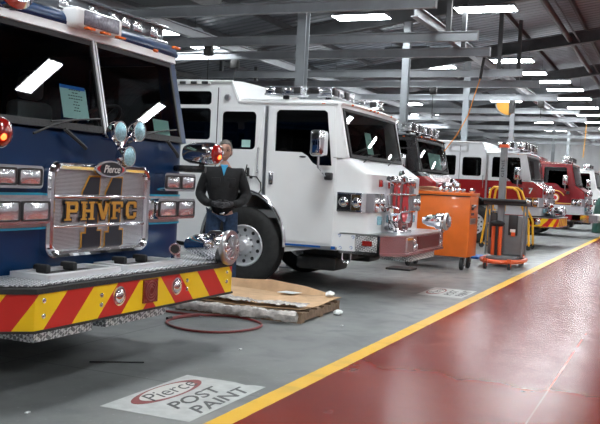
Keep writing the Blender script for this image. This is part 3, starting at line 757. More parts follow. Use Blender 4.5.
# headlights
for z0, z1, a, b in ((1.325, 1.475, 1.97, 2.47), (1.09, 1.26, 1.88, 2.48)):
    lamp_pair(r1, a, b, z0, z1, 4.0, .12); lamp_pair(r1, W - b, W - a, z0, z1, 4.0, .12)
for u in (1.83,): B(MB().rbox(u - .035, 3.90, 1.09, u + .035, 4.0, 1.25, .012), 'chrome_louver', chrome)
# grille
GU0, GU1, GZ0, GZ1 = .575, 1.815, .84, 1.515
gr = B(MB().plate(rrect(GU0, GZ0, GU1, GZ1, .10, 6), [rrect(GU0 + .07, GZ0 + .06, GU1 - .07, GZ1 - .06, .06, 6)], lambda a, b, d: (a, 4.0 - d, b), .07), 'grille', chrome)
B(MB().tube([(a, 3.93, b) for a, b in rrect(GU0 + .035, GZ0 + .03, GU1 - .035, GZ1 - .03, .08, 6)], .03, 8, closed=True), 'grille_rim', chrome, gr)
B(MB().box(GU0 + .05, 3.945, GZ0 + .05, GU1 - .05, 3.96, GZ1 - .05), 'grille_mesh', mesh_grille, gr, False)
for z in (1.27, 1.06): B(MB().rbox(GU0 + .05, 3.922, z - .012, GU1 - .05, 3.95, z + .012, .008), 'grille_bar', chrome, gr)
GF = lambda a, b, d: (a, 3.884 - d, b)
def one_glyph(cx, grow):
    g = grow
    top = [(cx - .115 - g, 1.285), (cx - .115 - g, 1.30), (cx - .035 - g, 1.415 + g), (cx + .085 + g, 1.415 + g), (cx + .075 + g, 1.285)]
    bot = [(cx - .105 - g, .895 - g), (cx + .115 + g, .895 - g), (cx + .115 + g, 1.015 + g), (cx + .065 + g, 1.015 + g), (cx + .07 + g, 1.045), (cx - .06 - g, 1.045), (cx - .06 - g, 1.0 + g), (cx - .105 - g, 1.0 + g)]
    mid = [(cx - .055 - g, 1.075), (cx + .072 + g, 1.075), (cx + .075 + g, 1.255), (cx - .055 - g, 1.255)]
    return top, mid, bot
for grow, mt, dd, nm in ((.012, gold, .002, 'numeral_outline'), (0, black_ink, .004, 'numeral_face')):
    mb = MB()
    for cx in (1.085, 1.365):
        for pl in one_glyph(cx, grow): mb.plate(pl, [], lambda a, b, d, dd=dd: (a, 3.943 - dd - d, b), .002)
    B(mb, nm, mt, gr, False)
P_, H_, F_, C_ = block_glyphs()
for grow, mt, dd, nm in ((.011, black_ink, .008, 'letter_outline'), (0, gold, .012, 'letter_face')):
    mb = MB(); x = .765; sc = (.180, .135)
    for gl in (P_, H_, 'V', F_, C_):
        if gl == 'V':
            for q in ([((.02, 1), (.27, 1), (.46, .38), (.65, 1), (.90, 1), (.57, 0), (.35, 0))] if not grow else [((-.04, 1.08), (.32, 1.08), (.46, .62), (.60, 1.08), (.96, 1.08), (.63, -.08), (.29, -.08))]):
                pts = [(x + a * sc[0], 1.10 + b * sc[1]) for a, b in q]
                mb.plate(pts, [], lambda a, b, d, dd=dd: (a, 3.943 - dd - d, b), .003)
            for q in ((-.05, .9, .32, 1), (.58, .9, .95, 1)):
                mb.box(x + q[0] * sc[0] - grow, 3.943 - dd - .003, 1.10 + q[1] * sc[1] - grow, x + q[2] * sc[0] + grow, 3.943 - dd, 1.10 + q[3] * sc[1] + grow)
        else:
            for j, q in enumerate(gl):
                e = j * .00012
                mb.box(x + q[0] * sc[0] - grow, 3.943 - dd - .003 - e, 1.10 + q[1] * sc[1] - grow, x + q[2] * sc[0] + grow, 3.943 - dd, 1.10 + q[3] * sc[1] + grow)
        x += .183
    B(mb, nm, mt, gr, False)
# oval badge with script
OV = (1.243, 1.480)
B(MB().plate([(OV[0] + .19 * math.cos(a), OV[1] + .062 * math.sin(a)) for a in lin(0, 2 * PI * 31 / 32, 32)], [], lambda a, b, d: (a, 3.925 - d, b), .03), 'badge_rim', chrome, gr)
B(MB().plate([(OV[0] + .170 * math.cos(a), OV[1] + .036 * math.sin(a)) for a in lin(0, 2 * PI * 31 / 32, 32)], [], lambda a, b, d: (a, 3.896 - d, b), .003), 'badge_red', red_ink, gr)
B(MB().plate([(OV[0] + .140 * math.cos(a), OV[1] + .050 * math.sin(a)) for a in lin(0, 2 * PI * 31 / 32, 32)], [], lambda a, b, d: (a, 3.893 - d, b), .003), 'badge_face', black_ink, gr)
B(MB().text('Pierce', .080, lambda a, b, d: (OV[0] + a, 3.889 - d, OV[1] + b - .002), .003, .35, offset=.001), 'badge_script', white_ink, gr)
# three round lamps on a stalk
ck = [(1.10, 3.72, 1.755), (1.345, 3.72, 1.775), (1.225, 3.72, 1.58)]
for u, v, z in ck:
    o = B(MB().lathe([(.0, .078), (.03, .084), (.07, .07), (.11, .03), (.13, .0)], (u, v, z), (0, 1, 0), 24), 'spot_lamp', chrome)
    B(MB().lathe([(-.018, 0), (-.014, .045), (0, .070), (.002, .072)], (u, v, z), (0, 1, 0), 24), 'spot_lens', aqua_lens, o)
B(MB().tube([(1.13, 3.82, 1.745), (1.235, 3.83, 1.64), (1.355, 3.82, 1.765)], .018, 8).tube([(1.235, 3.82, 1.575), (1.235, 3.83, 1.70), (1.235, 4.0, 1.72)], .02, 8), 'lamp_stalk', chrome)
# wiper motors and dark linkages under the windshield
B(MB().tube([(.72, 3.92, 1.74), (.90, 3.90, 1.64), (.96, 3.92, 1.62)], .014, 7).tube([(2.05, 3.92, 1.74), (2.17, 3.90, 1.64), (2.22, 3.92, 1.62)], .014, 7), 'wiper_arm', black_rubber)
# corner bullet lights
for u, sg in ((2.285, 1), (-.27, -1)):
    bl = B(MB().lathe([(0, .09), (.04, .097), (.10, .098), (.24, .09), (.30, .065), (.325, .0)], (u, 3.58, 1.655), (0, 1, 0), 28), 'warning_light', chrome)
    B(MB().lathe([(-.05, 0), (-.045, .04), (-.02, .078), (.0, .086)], (u, 3.58, 1.655), (0, 1, 0), 24), 'red_lens', red_lens, bl)
    B(MB().ball((u - .02, 3.545, 1.63), .022), 'lit_bulb', red_glow, bl)
    B(MB().tube([(u, 3.72, 1.56), (u, 3.72, 1.50)], .025, 8).tube([(u, 3.68, 1.52), (u - sg * .04, 3.9, 1.52), (2.30 if sg > 0 else .1, 4.0, 1.52)], .03, 8), 'mount_arm', black_paint, bl)
# bumper
bp = [(-.03, 3.49), (2.49, 3.49), (2.67, 3.70), (2.67, 4.02), (-.21, 4.02), (-.21, 3.70)]
bo = B(MB().plate(bp, [], lambda a, b, d: (a, b, .475 + d), .225), 'bumper', chev_blue, root := r1, False)
rp = [(-.035, 3.475), (2.495, 3.475), (2.685, 3.695), (2.685, 4.02), (-.225, 4.02), (-.225, 3.695)]
B(MB().plate(rp, [], lambda a, b, d: (a, b, .70 + d), .032), 'bumper_top_rub_rail', black_rubber, bo, False)
B(MB().plate(rp, [], lambda a, b, d: (a, b, .462 + d), .014), 'bumper_lower_edge', black_rubber, bo, False)
dk = [(0, 3.53), (2.46, 3.53), (2.62, 3.71), (2.62, 4.02), (-.16, 4.02), (-.16, 3.71)]
B(MB().plate(dk, [], lambda a, b, d: (a, b, .738 + d), .010), 'bumper_deck', diamond, bo, False)
for u0, u1 in ((.22, 1.02), (1.10, 1.86)):
    tr = B(MB().plate(rrect(u0, 3.60, u1, 3.93, .03), [rrect(u0 + .06, 3.66, u1 - .06, 3.89, .02)], lambda a, b, d: (a, b, .75 + d), .035), 'hose_well_frame', satin)
    B(MB().box(u0 + .05, 3.65, .752, u1 - .05, 3.9, .758), 'hose_well', black_rubber, tr, False)
    for du in (.22, .5): B(MB().rbox(u0 + du, 3.80, .76, u0 + du + .05, 3.92, .82, .015), 'latch', black_rubber, tr)
for u, z in ((.05, .655), (.05, .56), (.63, .61 + .02), (.63, .565), (1.74, .635), (1.74, .57), (2.40, .65), (2.40, .57)):
    B(MB().lathe([(0, .018), (.006, .016), (.010, .006)], (u, 3.49, z), (0, -1, 0), 10), 'bolt', chrome, bo)
for u in (.83, 1.58):
    l = B(MB().lathe([(0, .07), (.01, .068), (.012, .055)], (u, 3.49, .605), (0, -1, 0), 24), 'fog_lamp', chrome, bo)
    B(MB().ball((u, 3.485, .605), .052, 16, (1, .45, 1)), 'lamp_dome', chrome, bo)
ct = B(MB().box(1.12, 3.475, .52, 1.30, 3.49, .69), 'speaker_plate', dark_red_paint, bo, False)
mb = MB()
for r_ in (.07, .05, .03): mb.tube([(1.21 + r_ * math.cos(a), 3.472, .605 + r_ * math.sin(a)) for a in lin(0, 2 * PI * 23 / 24, 24)], .005, 5, closed=True)
for a, b in ((1.14, .54), (1.28, .54), (1.14, .67), (1.28, .67)): mb.ball((a, 3.472, b), .007, 8)
B(mb, 'speaker_rings', pbr('rust_red_trim', (.30, .07, .06), .4, .3), bo)
siren(r1, 2.33, 3.40, .87, 1.08)
el = B(MB().tube([(1.82, 3.66, .87), (1.89, 3.69, .875), (1.94, 3.72, .85), (1.95, 3.73, .80), (1.95, 3.73, .745)], [.038, .036, .036, .038, .045], 14).lathe([(0, .046), (.02, .05), (.035, .046)], (1.79, 3.645, .87), (.9, .4, 0), 14), 'discharge_elbow', chrome)
B(MB().cyl((1.789, 3.644, .87), (-.9, -.4, 0), .036, .003, 14), 'elbow_mouth', black_rubber, el)
for u0, u1 in ((.05, .63), (.78, 1.55)):
    B(MB().add([(u0, 3.55, .46), (u1, 3.55, .46), (u1, 3.95, .46), (u0, 3.95, .46), (u0 + .0, 3.56, .385), (u1, 3.56, .385), (u1, 3.93, .385), (u0 + .0, 3.93, .385)],
               [(0, 1, 2, 3), (4, 5, 6, 7), (0, 1, 5, 4), (1, 2, 6, 5), (2, 3, 7, 6), (3, 0, 4, 7)]), 'lower_step', diamond, root, False)

# =================================================== truck 2, white
S2 = dict(kind='A', bend=5.61, paint=white_paint, sticker=1, tape=1)
r2, B, vf, wsp, vc = fire_truck('white_fire_truck', 10.66, 0, S2, 'white fire truck with chrome grille and diamond plate bumper side')
FP = [0, .03, .06, .09, .12, .135, .15, .165, .18, .26, .34, .42, .5]; FP = FP + [1 - x for x in FP[-2::-1]]
up = lambda u: .18 + (u - .10) / (W / 2 - .10) * .32 if u < W / 2 else 1 - (.18 + (W - u - .10) / (W / 2 - .10) * .32)
bronze = pbr('bronze_tinted_lens', (.22, .14, .06), .15, .7, .5, .3, 30)
def chrome_front(B, vf, root, num=None, vplus=0.):
    band = B(MB().patch(lambda p, z: vf(p, z, .035), FP, [1.10, 1.35], .03), 'headlight_band', chrome)
    for s0 in (.035, .10, up(.22), up(.45), up(W - .45), up(W - .22), .90, .965):
        q = vf(s0, 1.225, .045); side = s0 < .12 or s0 > .88
        B(MB().ball(q, .07, 16, (.45, 1, 1) if side else (1, .45, 1)), 'lamp_bowl', chrome, band)
    for s0, s1, mt, nm in ((.006, .070, black_paint, 'side_lamp'), (.076, .118, bronze, 'turn_signal'), (up(.12), up(.33), clear_lens, 'headlight'), (up(.35), up(.57), clear_lens, 'headlight'),
                           (up(W - .57), up(W - .35), clear_lens, 'headlight'), (up(W - .33), up(W - .12), clear_lens, 'headlight'), (.882, .924, bronze, 'turn_signal'), (.930, .994, black_paint, 'side_lamp')):
        B(MB().patch(lambda p, z: vf(p, z, .046), lin(s0, s1, 5), lin(1.122, 1.328, 3), .012), nm, mt, band)
    g = B(MB().plate(rrect(.62, .86, 1.82, 1.60, .09, 6), [rrect(.72, .95, 1.72, 1.50, .06, 6)], lambda a, b, d: (a, 3.62 - d, b), .06), 'grille', chrome)
    B(MB().box(.70, 3.585, .93, 1.74, 3.60, 1.52), 'grille_mesh', mesh_grille, g, False)
    B(MB().rbox(.60, 3.53, 1.335, 1.84, 3.57, 1.365, .01).rbox(.60, 3.53, 1.09, 1.84, 3.57, 1.115, .01), 'grille_bar', chrome, g)
    for u in (.78, .98, 1.46, 1.66):
        B(MB().lathe([(0, .075), (.03, .078), (.05, .05), (.055, 0)], (u, 3.57, 1.53), (0, -1, 0), 18), 'grille_lamp', chrome, g)
    B(MB().lathe([(0, .08), (.05, .085), (.07, .06), (.075, 0)], (1.22, 3.60, 1.60), (0, -1, .2), 20), 'grille_crest', chrome, g)
    for u in (.42, 2.02):
        B(MB().rbox(u - .045, 3.60, 1.44, u + .045, 3.66, 1.54, .015), 'red_flasher', red_lens)
        B(MB().rbox(u - .05, 3.59, .93, u + .05, 3.66, 1.05, .02), 'clear_flasher', aqua_lens)
    # bell, horns and clutter at grille foot
    B(MB().lathe([(0, .09), (.03, .07), (.12, .05), (.2, .03), (.3, .02)], (.66, 3.40, .93), (.1, 1, 0), 20).lathe([(0, .07), (.03, .055), (.12, .04), (.3, .02)], (.90, 3.38, .90), (0, 1, 0), 20).tube([(.55, 3.42, .88), (.62, 3.5, .96), (.7, 3.55, 1.02)], .03, 8).rbox(.55, 3.35, .825, 1.05, 3.55, .86, .01), 'air_horns', chrome)
    B(MB().lathe([(0, .05), (.06, .06), (.1, .10), (.16, .11), (.18, .06), (.2, 0)], (.62, 3.5, 1.0), (0, 0, 1), 18), 'bell', chrome)
    return g
g2 = chrome_front(B, vf, r2)
for ch, cx in (('0', 1.0), ('8', 1.44)):
    B(MB().text(ch, .80, lambda a, b, d, cx=cx: (cx + a * .80, 3.578 - d, 1.225 + b), .006, offset=.03), 'numeral', red_ink, g2)
# bumper
bp = [(0, 4.02), (0, 3.46), (.08, 3.33), (.27, 3.20), (2.27, 3.20), (2.42, 3.30), (2.48, 3.44), (2.48, 4.02)]
def bumper_a(root, B, main, z0=.58, z1=.805):
    b = B(MB().plate(bp, [], lambda a, c, d: (a, c, z0 + d), z1 - z0), 'bumper', main, root, False)
    q = [(a + (.012 if a > 1.2 else -.012), c - (.012 if c < 3.9 else 0)) for a, c in bp]
    B(MB().plate(q, [], lambda a, c, d: (a, c, z1 + d), .018), 'bumper_deck', chrome_dull, b, False)
    B(MB().plate(q, [], lambda a, c, d: (a, c, z0 - .03 + d), .035), 'bumper_lower_trim', chrome, b, False)
    return b
b2 = bumper_a(r2, B, chrome)
B(MB().box(-.008, 3.50, .59, .0, 3.795, .80), 'diamond_plate_side', diamond, b2, False)
B(MB().box(-.010, 3.80, .585, .0, 4.05, .80), 'white_masked_panel', white_paint, b2, False)
mb = MB()
for v, z in ((3.83, .77), (4.02, .78), (3.85, .63), (4.0, .62)): mb.tube([(-.014, v + .018 * math.cos(a), z + .018 * math.sin(a)) for a in lin(0, 5, 7)], .003, 5)
B(mb, 'marker_scribble', blue_tape, b2)
B(MB().rbox(-.03, 3.56, .665, -.006, 3.70, .735, .02), 'side_marker', red_lens, b2)
B(MB().box(.86, 3.192, .61, 2.02, 3.2, .79), 'painted_floor_reflection', reflect_red, b2, False)  # red floor's reflection in the chrome, painted as a flat dark sheet
B(MB().box(.33, 3.19, .61, .60, 3.2, .79), 'chrome_face_panel', chrome_dull, b2, False)
B(MB().rbox(.34, 3.18, .75, .62, 3.20, .785, .008), 'amber_marker', amber_lens, b2)
for u, z in ((.68, .73), (.80, .66), (.68, .64), (2.07, .73), (2.16, .66), (2.07, .64)):
    B(MB().lathe([(0, .035), (.012, .036), (.02, .02), (.024, 0)], (u, 3.2, z), (0, -1, 0), 14), 'bumper_lamp', clear_lens, b2)
B(MB().rbox(.75, 3.25, .44, 2.0, 3.7, .56, .02), 'bumper_step', diamond)
B(MB().tube([(.03, 3.86, .58), (.03, 3.86, .47), (.03, 3.90, .43), (.03, 3.95, .43), (.03, 3.98, .47), (.03, 3.98, .58)], .012, 8), 'tow_eye', chrome)
siren(r2, 2.02, 3.06, .975, .95)
# light bars
def roof_lights(B, segs):
    for (a, b, c, d, e, f) in segs:
        lb = B(MB().rbox(a, b, c, d, e, c + .03, .008).rbox(a, b, f - .02, d, e, f, .008).rbox(a + .02, b + .02, c + .02, d - .02, e - .02, f - .01, .01), 'light_bar', clear_lens)
        n = 4; L = (d - a) > (e - b)
        for i in range(n):
            t = (i + .5) / n
            if L: x = a + (d - a) * t; B(MB().rbox(x - .07, b - .008, c + .03, x + .07, b + .01, f - .02, .008), 'reflector', chrome if i % 2 else black_plastic, lb)
            else: y = b + (e - b) * t; B(MB().rbox(a - .008, y - .05, c + .03, a + .01, y + .05, f - .02, .008), 'reflector', chrome if i % 2 else black_plastic, lb)
        B(MB().box(a + .1, (b + e) / 2 - .03, c - .04, a + .16, (b + e) / 2 + .03, c).box(d - .16, (b + e) / 2 - .03, c - .04, d - .1, (b + e) / 2 + .03, c), 'bar_foot', black_plastic, lb, False)
roof_lights(B, [(.12, 4.72, 2.63, .36, 5.28, 2.76), (.42, 4.38, 2.64, 1.30, 4.62, 2.78), (2.02, 4.25, 2.63, 2.30, 5.0, 2.76)])
B(MB().rbox(-.03, 6.06, 2.76, .01, 6.62, 2.80 + .02, .01), 'marker_rail', white_paint)
for v in (6.14, 6.32, 6.50): B(MB().rbox(-.045, v - .05, 2.765, -.02, v + .05, 2.805, .01), 'clearance_light', black_plastic)
B(MB().lathe([(0, .05), (.02, .05), (.04, .035), (.05, 0)], (0, 5.78, 2.585), (-1, 0, 0), 16), 'intake_cap', chrome_dull)
pg = B(MB().patch(lambda s, t: wsp(s, t, -.006), lin(.30, .40, 3), [.12, .58], .002), 'taped_notice', paper_green)
# cable by rear door
B(MB().tube([(-.03, 5.42, 1.66), (-.05, 5.43, 1.55), (-.04, 5.36, 1.50), (-.03, 5.27, 1.50), (-.03, 5.20, 1.42), (-.03, 5.19, 1.32), (-.03, 5.24, 1.25), (-.03, 5.32, 1.24)], .009, 6).rbox(-.05, 5.385, 1.50, -.01, 5.415, 1.62, .01).rbox(-.05, 5.33, 1.47, -.01, 5.37, 1.51, .01), 'door_cable', black_rubber)

# =================================================== truck 3, dark cab with red nose
S3 = dict(kind='A', bend=None, paint=bands_mat('black_over_red_paint', [(1.70, 9, (.014, .014, .016))], (.30, .012, .014)), roofpaint=black_paint)
r3, B, vf, wsp, vc = fire_truck('red_fire_truck', 17.2, .85, S3, 'red nosed fire truck with black windshield pillars behind the orange cart')
chrome_front(B, vf, r3); bumper_a(r3, B, chrome)
roof_lights(B, [(.10, 4.2, 2.62, 1.10, 4.46, 2.80), (1.30, 4.2, 2.62, 2.34, 4.46, 2.80), (.0, 4.5, 2.66, .25, 5.3, 2.84)])
B(MB().patch(lambda s, t: wsp(s, t, -.006), lin(.30, .72, 3), [.10, .62], .002), 'taped_notice', paper_green)

# =================================================== truck 4, white over red, number 7
S4 = dict(kind='A', bend=5.22, paint=two_tone, lip=white_paint)
r4, B, vf, wsp, vc = fire_truck('red_and_white_fire_truck', 24.0, -.35, S4, 'white over red fire truck with number 7 and chevron bumper')
chrome_front(B, vf, r4); b4 = bumper_a(r4, B, chev_far)
B(MB().rbox(-.02, 3.3, .83, 2.46, 4.0, .86, .01), 'black_deck_pad', black_rubber, b4)
B(MB().text('7', .20, lambda a, b, d: (-.014 - d, 3.95 - a, 1.52 + b), .004, offset=.006), 'numeral', white_ink)
roof_lights(B, [(.10, 4.15, 2.63, 1.10, 4.42, 2.85), (1.34, 4.15, 2.63, 2.34, 4.42, 2.85), (-.01, 4.45, 2.66, .22, 4.9, 2.84)])
B(MB().plate(rrect(5.45, 2.52, 6.0, 2.74, .06), [rrect(5.50, 2.56, 5.95, 2.70, .05)], lambda a, b, d: (-.002 - d, a + .25, b), .006), 'roof_side_emblem', chrome_dull)
B(MB().lathe([(0, .09), (.02, .08), (.03, 0)], (-.005, 3.72, .70), (-1, 0, 0), 18), 'bumper_side_lamp', chrome)
siren(r4, 1.9, 3.2, 1.0, .9)

# =================================================== truck 5, all red
S5 = dict(kind='A', bend=None, paint=red_band, roofpaint=dark_red_paint)
r5, B, vf, wsp, vc = fire_truck('all_red_fire_truck', 31.0, -.8, S5, 'all red fire truck with round gold emblem on its door')
chrome_front(B, vf, r5); bumper_a(r5, B, chrome)
roof_lights(B, [(.10, 4.2, 2.62, 1.10, 4.46, 2.80), (1.30, 4.2, 2.62, 2.34, 4.46, 2.80)])
B(MB().rbox(.3, 5.2, 2.55, 2.1, 6.8, 2.78, .05), 'roof_hump', dark_red_paint)
em = B(MB().lathe([(0, .15), (.004, .15), (.005, 0)], (-.014, 4.62, 1.36), (-1, 0, 0), 24), 'door_emblem', gold)
B(MB().lathe([(0, .115), (.003, .115), (.004, 0)], (-.019, 4.62, 1.36), (-1, 0, 0), 24), 'emblem_ring', white_ink, em)
B(MB().lathe([(0, .075), (.003, .075), (.004, 0)], (-.023, 4.62, 1.36), (-1, 0, 0), 24), 'emblem_center', red_ink, em)
B(MB().tube([(-.018, 4.62 - .36 * math.sin(a), 1.25 + .36 * math.cos(a)) for a in lin(-1.0, 1.0, 12)], .016, 5), 'gold_arc_lettering', gold)
B(MB().rbox(-.02, 4.25, 1.15, -.012, 5.0, 1.18, .003), 'gold_line_lettering', gold)

# =================================================== truck 6, white at the end
S6 = dict(kind='A', bend=None, paint=white_paint)
r6, B, vf, wsp, vc = fire_truck('white_fire_truck', 38.0, -.95, S6, 'farthest white truck cab at the right edge of the photo')
chrome_front(B, vf, r6); bumper_a(r6, B, chrome)
roof_lights(B, [(.20, 4.3, 2.62, 2.2, 4.6, 2.80)])

# ------------------------------------------------------------------ floor items
def stencil(x0, y0, x1, y1, label, rough_text=True):
    cx, cy = (x0 + x1) / 2, (y0 + y1) / 2; w, h = x1 - x0, y1 - y0
    t = thing('floor_stencil', (cx, cy, 0), label, 'floor marking')
    rnd = random.Random(5); pts = []
    for a, b in ((-.5, -.5), (.5, -.5), (.5, .5), (-.5, .5)): pts.append((a * w, b * h))
    pts.insert(2, (w * .505, -h * .1)); pts.insert(2, (w * .47, -h * .28)); pts.insert(2, (w * .5, -h * .36))
    MB().plate(pts, [], lambda a, b, d: (a, b, .001 + d), .0015).build('painted_panel', pbr('worn_white_floor_paint', (.46, .48, .47), .5, 0, 0, .14, 9), t, smooth=False)
    ov = (.03 * w, .27 * h); ang = .0
    e = lambda rx, ry: [(ov[0] + rx * math.cos(a), ov[1] + ry * math.sin(a)) for a in lin(0, 2 * PI * 31 / 32, 32)]
    tip = [(ov[0] - .42 * w, ov[1]), (ov[0] - .2 * w, ov[1] - .17 * h), (ov[0] + .2 * w, ov[1] - .17 * h), (ov[0] + .42 * w, ov[1]), (ov[0] + .2 * w, ov[1] + .17 * h), (ov[0] - .2 * w, ov[1] + .17 * h)]
    MB().plate(e(.38 * w, .19 * h), [], lambda a, b, d: (a, b, .003 + d), .001).build('oval_ring', pbr('worn_maroon_paint', (.24, .06, .06), .5, 0, 0, .15, 12), t, smooth=False)
    MB().plate(e(.29 * w, .165 * h), [], lambda a, b, d: (a, b, .0045 + d), .001).build('oval_center', pbr('worn_white_center', (.56, .56, .53), .5), t, smooth=False)
    ink = pbr('worn_black_floor_paint', (.07, .075, .075), .55, 0, 0, .3, 20)
    MB().text('Pierce', .20 * h / .63, lambda a, b, d: (ov[0] + a * 1.15, ov[1] + b - .01, .006 + d), .001, .35, offset=-.001).build('script_lettering', ink, t, smooth=False)
    MB().text('POST', .17 * h / .63, lambda a, b, d: (-.005 * w + a * 1.45 + b * .5, -.10 * h + b, .003 + d), .001, offset=.002).build('block_lettering', ink, t, smooth=False)
    MB().text('PAINT', .17 * h / .63, lambda a, b, d: (.04 * w + a * 1.45 + b * .5, -.36 * h + b, .003 + d), .001, offset=.002).build('block_lettering', ink, t, smooth=False)
stencil(4.42, 2.56, 5.47, 3.20, 'white floor stencil reading POST PAINT beside the yellow line, nearest')
stencil(11.5, 2.55, 12.5, 3.17, 'small worn white floor stencil in front of the white truck')
# hose ring
hp = []
for i in range(40):
    a = 2 * PI * i / 40 * 1.15 + .9
    hp.append((7.53 + .50 * math.cos(a) + .02 * math.sin(3 * a), 4.12 + .46 * math.sin(a), .014 + (.012 if i > 34 else 0)))
hp = [(7.88, 5.15, .014), (7.86, 4.85, .014)] + [(7.84, 4.6, .014)] + hp[0:40]
t = thing('air_hose', (7.5, 4.1, 0), 'dark red hose coiled in a ring on the floor by the pallet', 'hose')
MB().tube([(p[0] - 7.5, p[1] - 4.1, p[2]) for p in hp], .012, 8).build('hose', hose_red, t)
e = hp[-1]; d = Vector(hp[-1]) - Vector(hp[-2]); d.normalize()
MB().cyl((e[0] - 7.5, e[1] - 4.1, e[2] + .003), d, .016, .08, 8).build('brass_fitting', black_rubber, t)
MB().tube([(5.40, 4.02, .006), (5.50, 3.88, .006), (5.56, 3.78, .006), (5.63, 3.68, .006)], .006, 6).single('black_strip', black_rubber, 'thin black strip lying on the floor below the blue truck bumper', 'strip')
for i, (x, y, lb) in enumerate(((6.55, 3.32, 'small white scrap on the floor left of the pallet'), (4.05, 3.45, 'small pale scrap on the floor at the lower left'), (8.3, 3.05, 'tiny white scrap nearest the yellow line'))):
    MB().rbox(x, y, 0, x + .035, y + .02, .008, .003).single('paper_scrap', paper_mat, lb, 'scrap', 'scraps on the floor')

# ---- pallet with cardboard
t = thing('wooden_pallet', (8.72, 4.2, 0), 'low wooden pallet on the floor beside the blue truck bumper', 'pallet', None, math.radians(1.5))
px, py = .60, .74
for k in range(3):
    y = [-py + .05, 0, py - .05][k]; MB().box(-px, y - .045, .018, px, y + .045, .095).build('stringer', wood, t, smooth=False)
for k in range(3):
    x = [-px + .05, 0, px - .05][k]; MB().box(x - .05, -py, 0, x + .05, py, .018).build('bottom_board', wood, t, smooth=False)
for k in range(6):
    x = -px + .05 + k * (2 * px - .1) / 5; MB().box(x - .045, -py, .095, x + .045, py, .113).build('deck_board', wood, t, smooth=False)
rnd = random.Random(11)
cb = MB().patch(lambda a, b: (8.72 + a, 4.2 + b, .131 + .012 * math.sin(5 * a + 2) * math.cos(4 * b) + (.006)), lin(-.56, .66, 14), lin(-.72, .86, 14), .008)
t = thing('cardboard_sheet', (8.72, 4.2, .114), 'brown flattened cardboard sheet on the pallet with an upturned far edge', 'cardboard')
cb.build('sheet', card, t, (8.72, 4.2, .114))
def flap(s, h):
    p = [(9.42, 3.62), (9.42, 3.95), (9.40, 4.4), (9.45, 4.8), (9.42, 5.04)]
    i = min(3, int(s * 4)); f = s * 4 - i; x = p[i][0] + (p[i + 1][0] - p[i][0]) * f; y = p[i][1] + (p[i + 1][1] - p[i][1]) * f
    H = [.02, .09, .135, .105, .115][i] * (1 - f) + [.02, .09, .135, .105, .115][i + 1] * f
    return (x + h * .05, y, .125 + h * H)
MB().patch(flap, lin(0, 1, 17), lin(0, 1, 4), .008).build('upturned_flap', card, t, (8.72, 4.2, .114))
MB().patch(lambda s, h: (9.42 - s * .45, 5.05 + .02 * math.sin(9 * s), .125 + h * (.15 - .08 * s)), lin(0, 1, 8), lin(0, 1, 3), .008).build('upturned_flap', card, t, (8.72, 4.2, .114))
rwr = random.Random(9); WR = {}
def wrapf(a, b):
    # crumpled plastic roll along the near edges; a along, b around
    L = 1.55; y = 3.44 + a * L; k_ = (round(a, 3), round(b % (2 * PI - 1e-6), 2)); WR.setdefault(k_, rwr.uniform(-.010, .012)); r = .036 + .004 * math.sin(a * 23) + WR[k_] * .8
    x = 8.015 + .006 * math.sin(a * 9)
    return (x + r * 1.0 * math.cos(b), y, .085 + r * 1.4 * math.sin(b))
MB().patch(wrapf, lin(0, 1, 50), lin(0, 2 * PI, 12)).single('plastic_wrap', plastic_wrap, 'crumpled clear plastic wrap along the left edge of the pallet', 'plastic wrap')
rw = random.Random(4); HW = {}
def wsheet(a, b):
    k = (round(a, 3), round(b, 3))
    if k not in HW: HW[k] = rw.uniform(0, .030)
    wdt = .27 + .07 * math.sin(b * 11) + .04 * math.sin(b * 27)
    return (8.165 + a * wdt, 3.47 + b * 1.40, .158 + HW[k] * (1 - .5 * a))
MB().patch(wsheet, lin(0, 1, 9), lin(0, 1, 46)).single('plastic_wrap', plastic_wrap, 'loose crinkled plastic sheet lying on top of the cardboard', 'plastic wrap')
for i, (x, y, z) in enumerate(((9.27, 3.58, .156), (8.98, 3.36, .0))):
    m = MB().ball((x, y, z + .028), 1, 14, (.085, .05, .028))
    r_ = random.Random(i)
    for v in m.v: v.z = max(z + .001, v.z + .010 * math.sin(v.x * 90) * math.cos(v.y * 70)); v.x += r_.uniform(-.004, .004)
    m.single('crumpled_paper', paper_mat, ['crumpled white paper on the far right corner of the pallet', 'crumpled white paper on the floor at the open side of the pallet'][i], 'paper', 'crumpled papers at the pallet')
MB().add([(9.18, 4.02, .150), (9.36, 3.97, .150), (9.38, 4.18, .152), (9.20, 4.22, .152), (9.18, 4.02, .153), (9.36, 3.97, .153), (9.38, 4.18, .155), (9.20, 4.22, .155)],
         [(0, 1, 2, 3), (4, 5, 6, 7), (0, 1, 5, 4), (1, 2, 6, 5), (2, 3, 7, 6), (3, 0, 4, 7)]).single('paper_sheet', paper_mat, 'flat white paper sheet lying on the cardboard', 'paper')

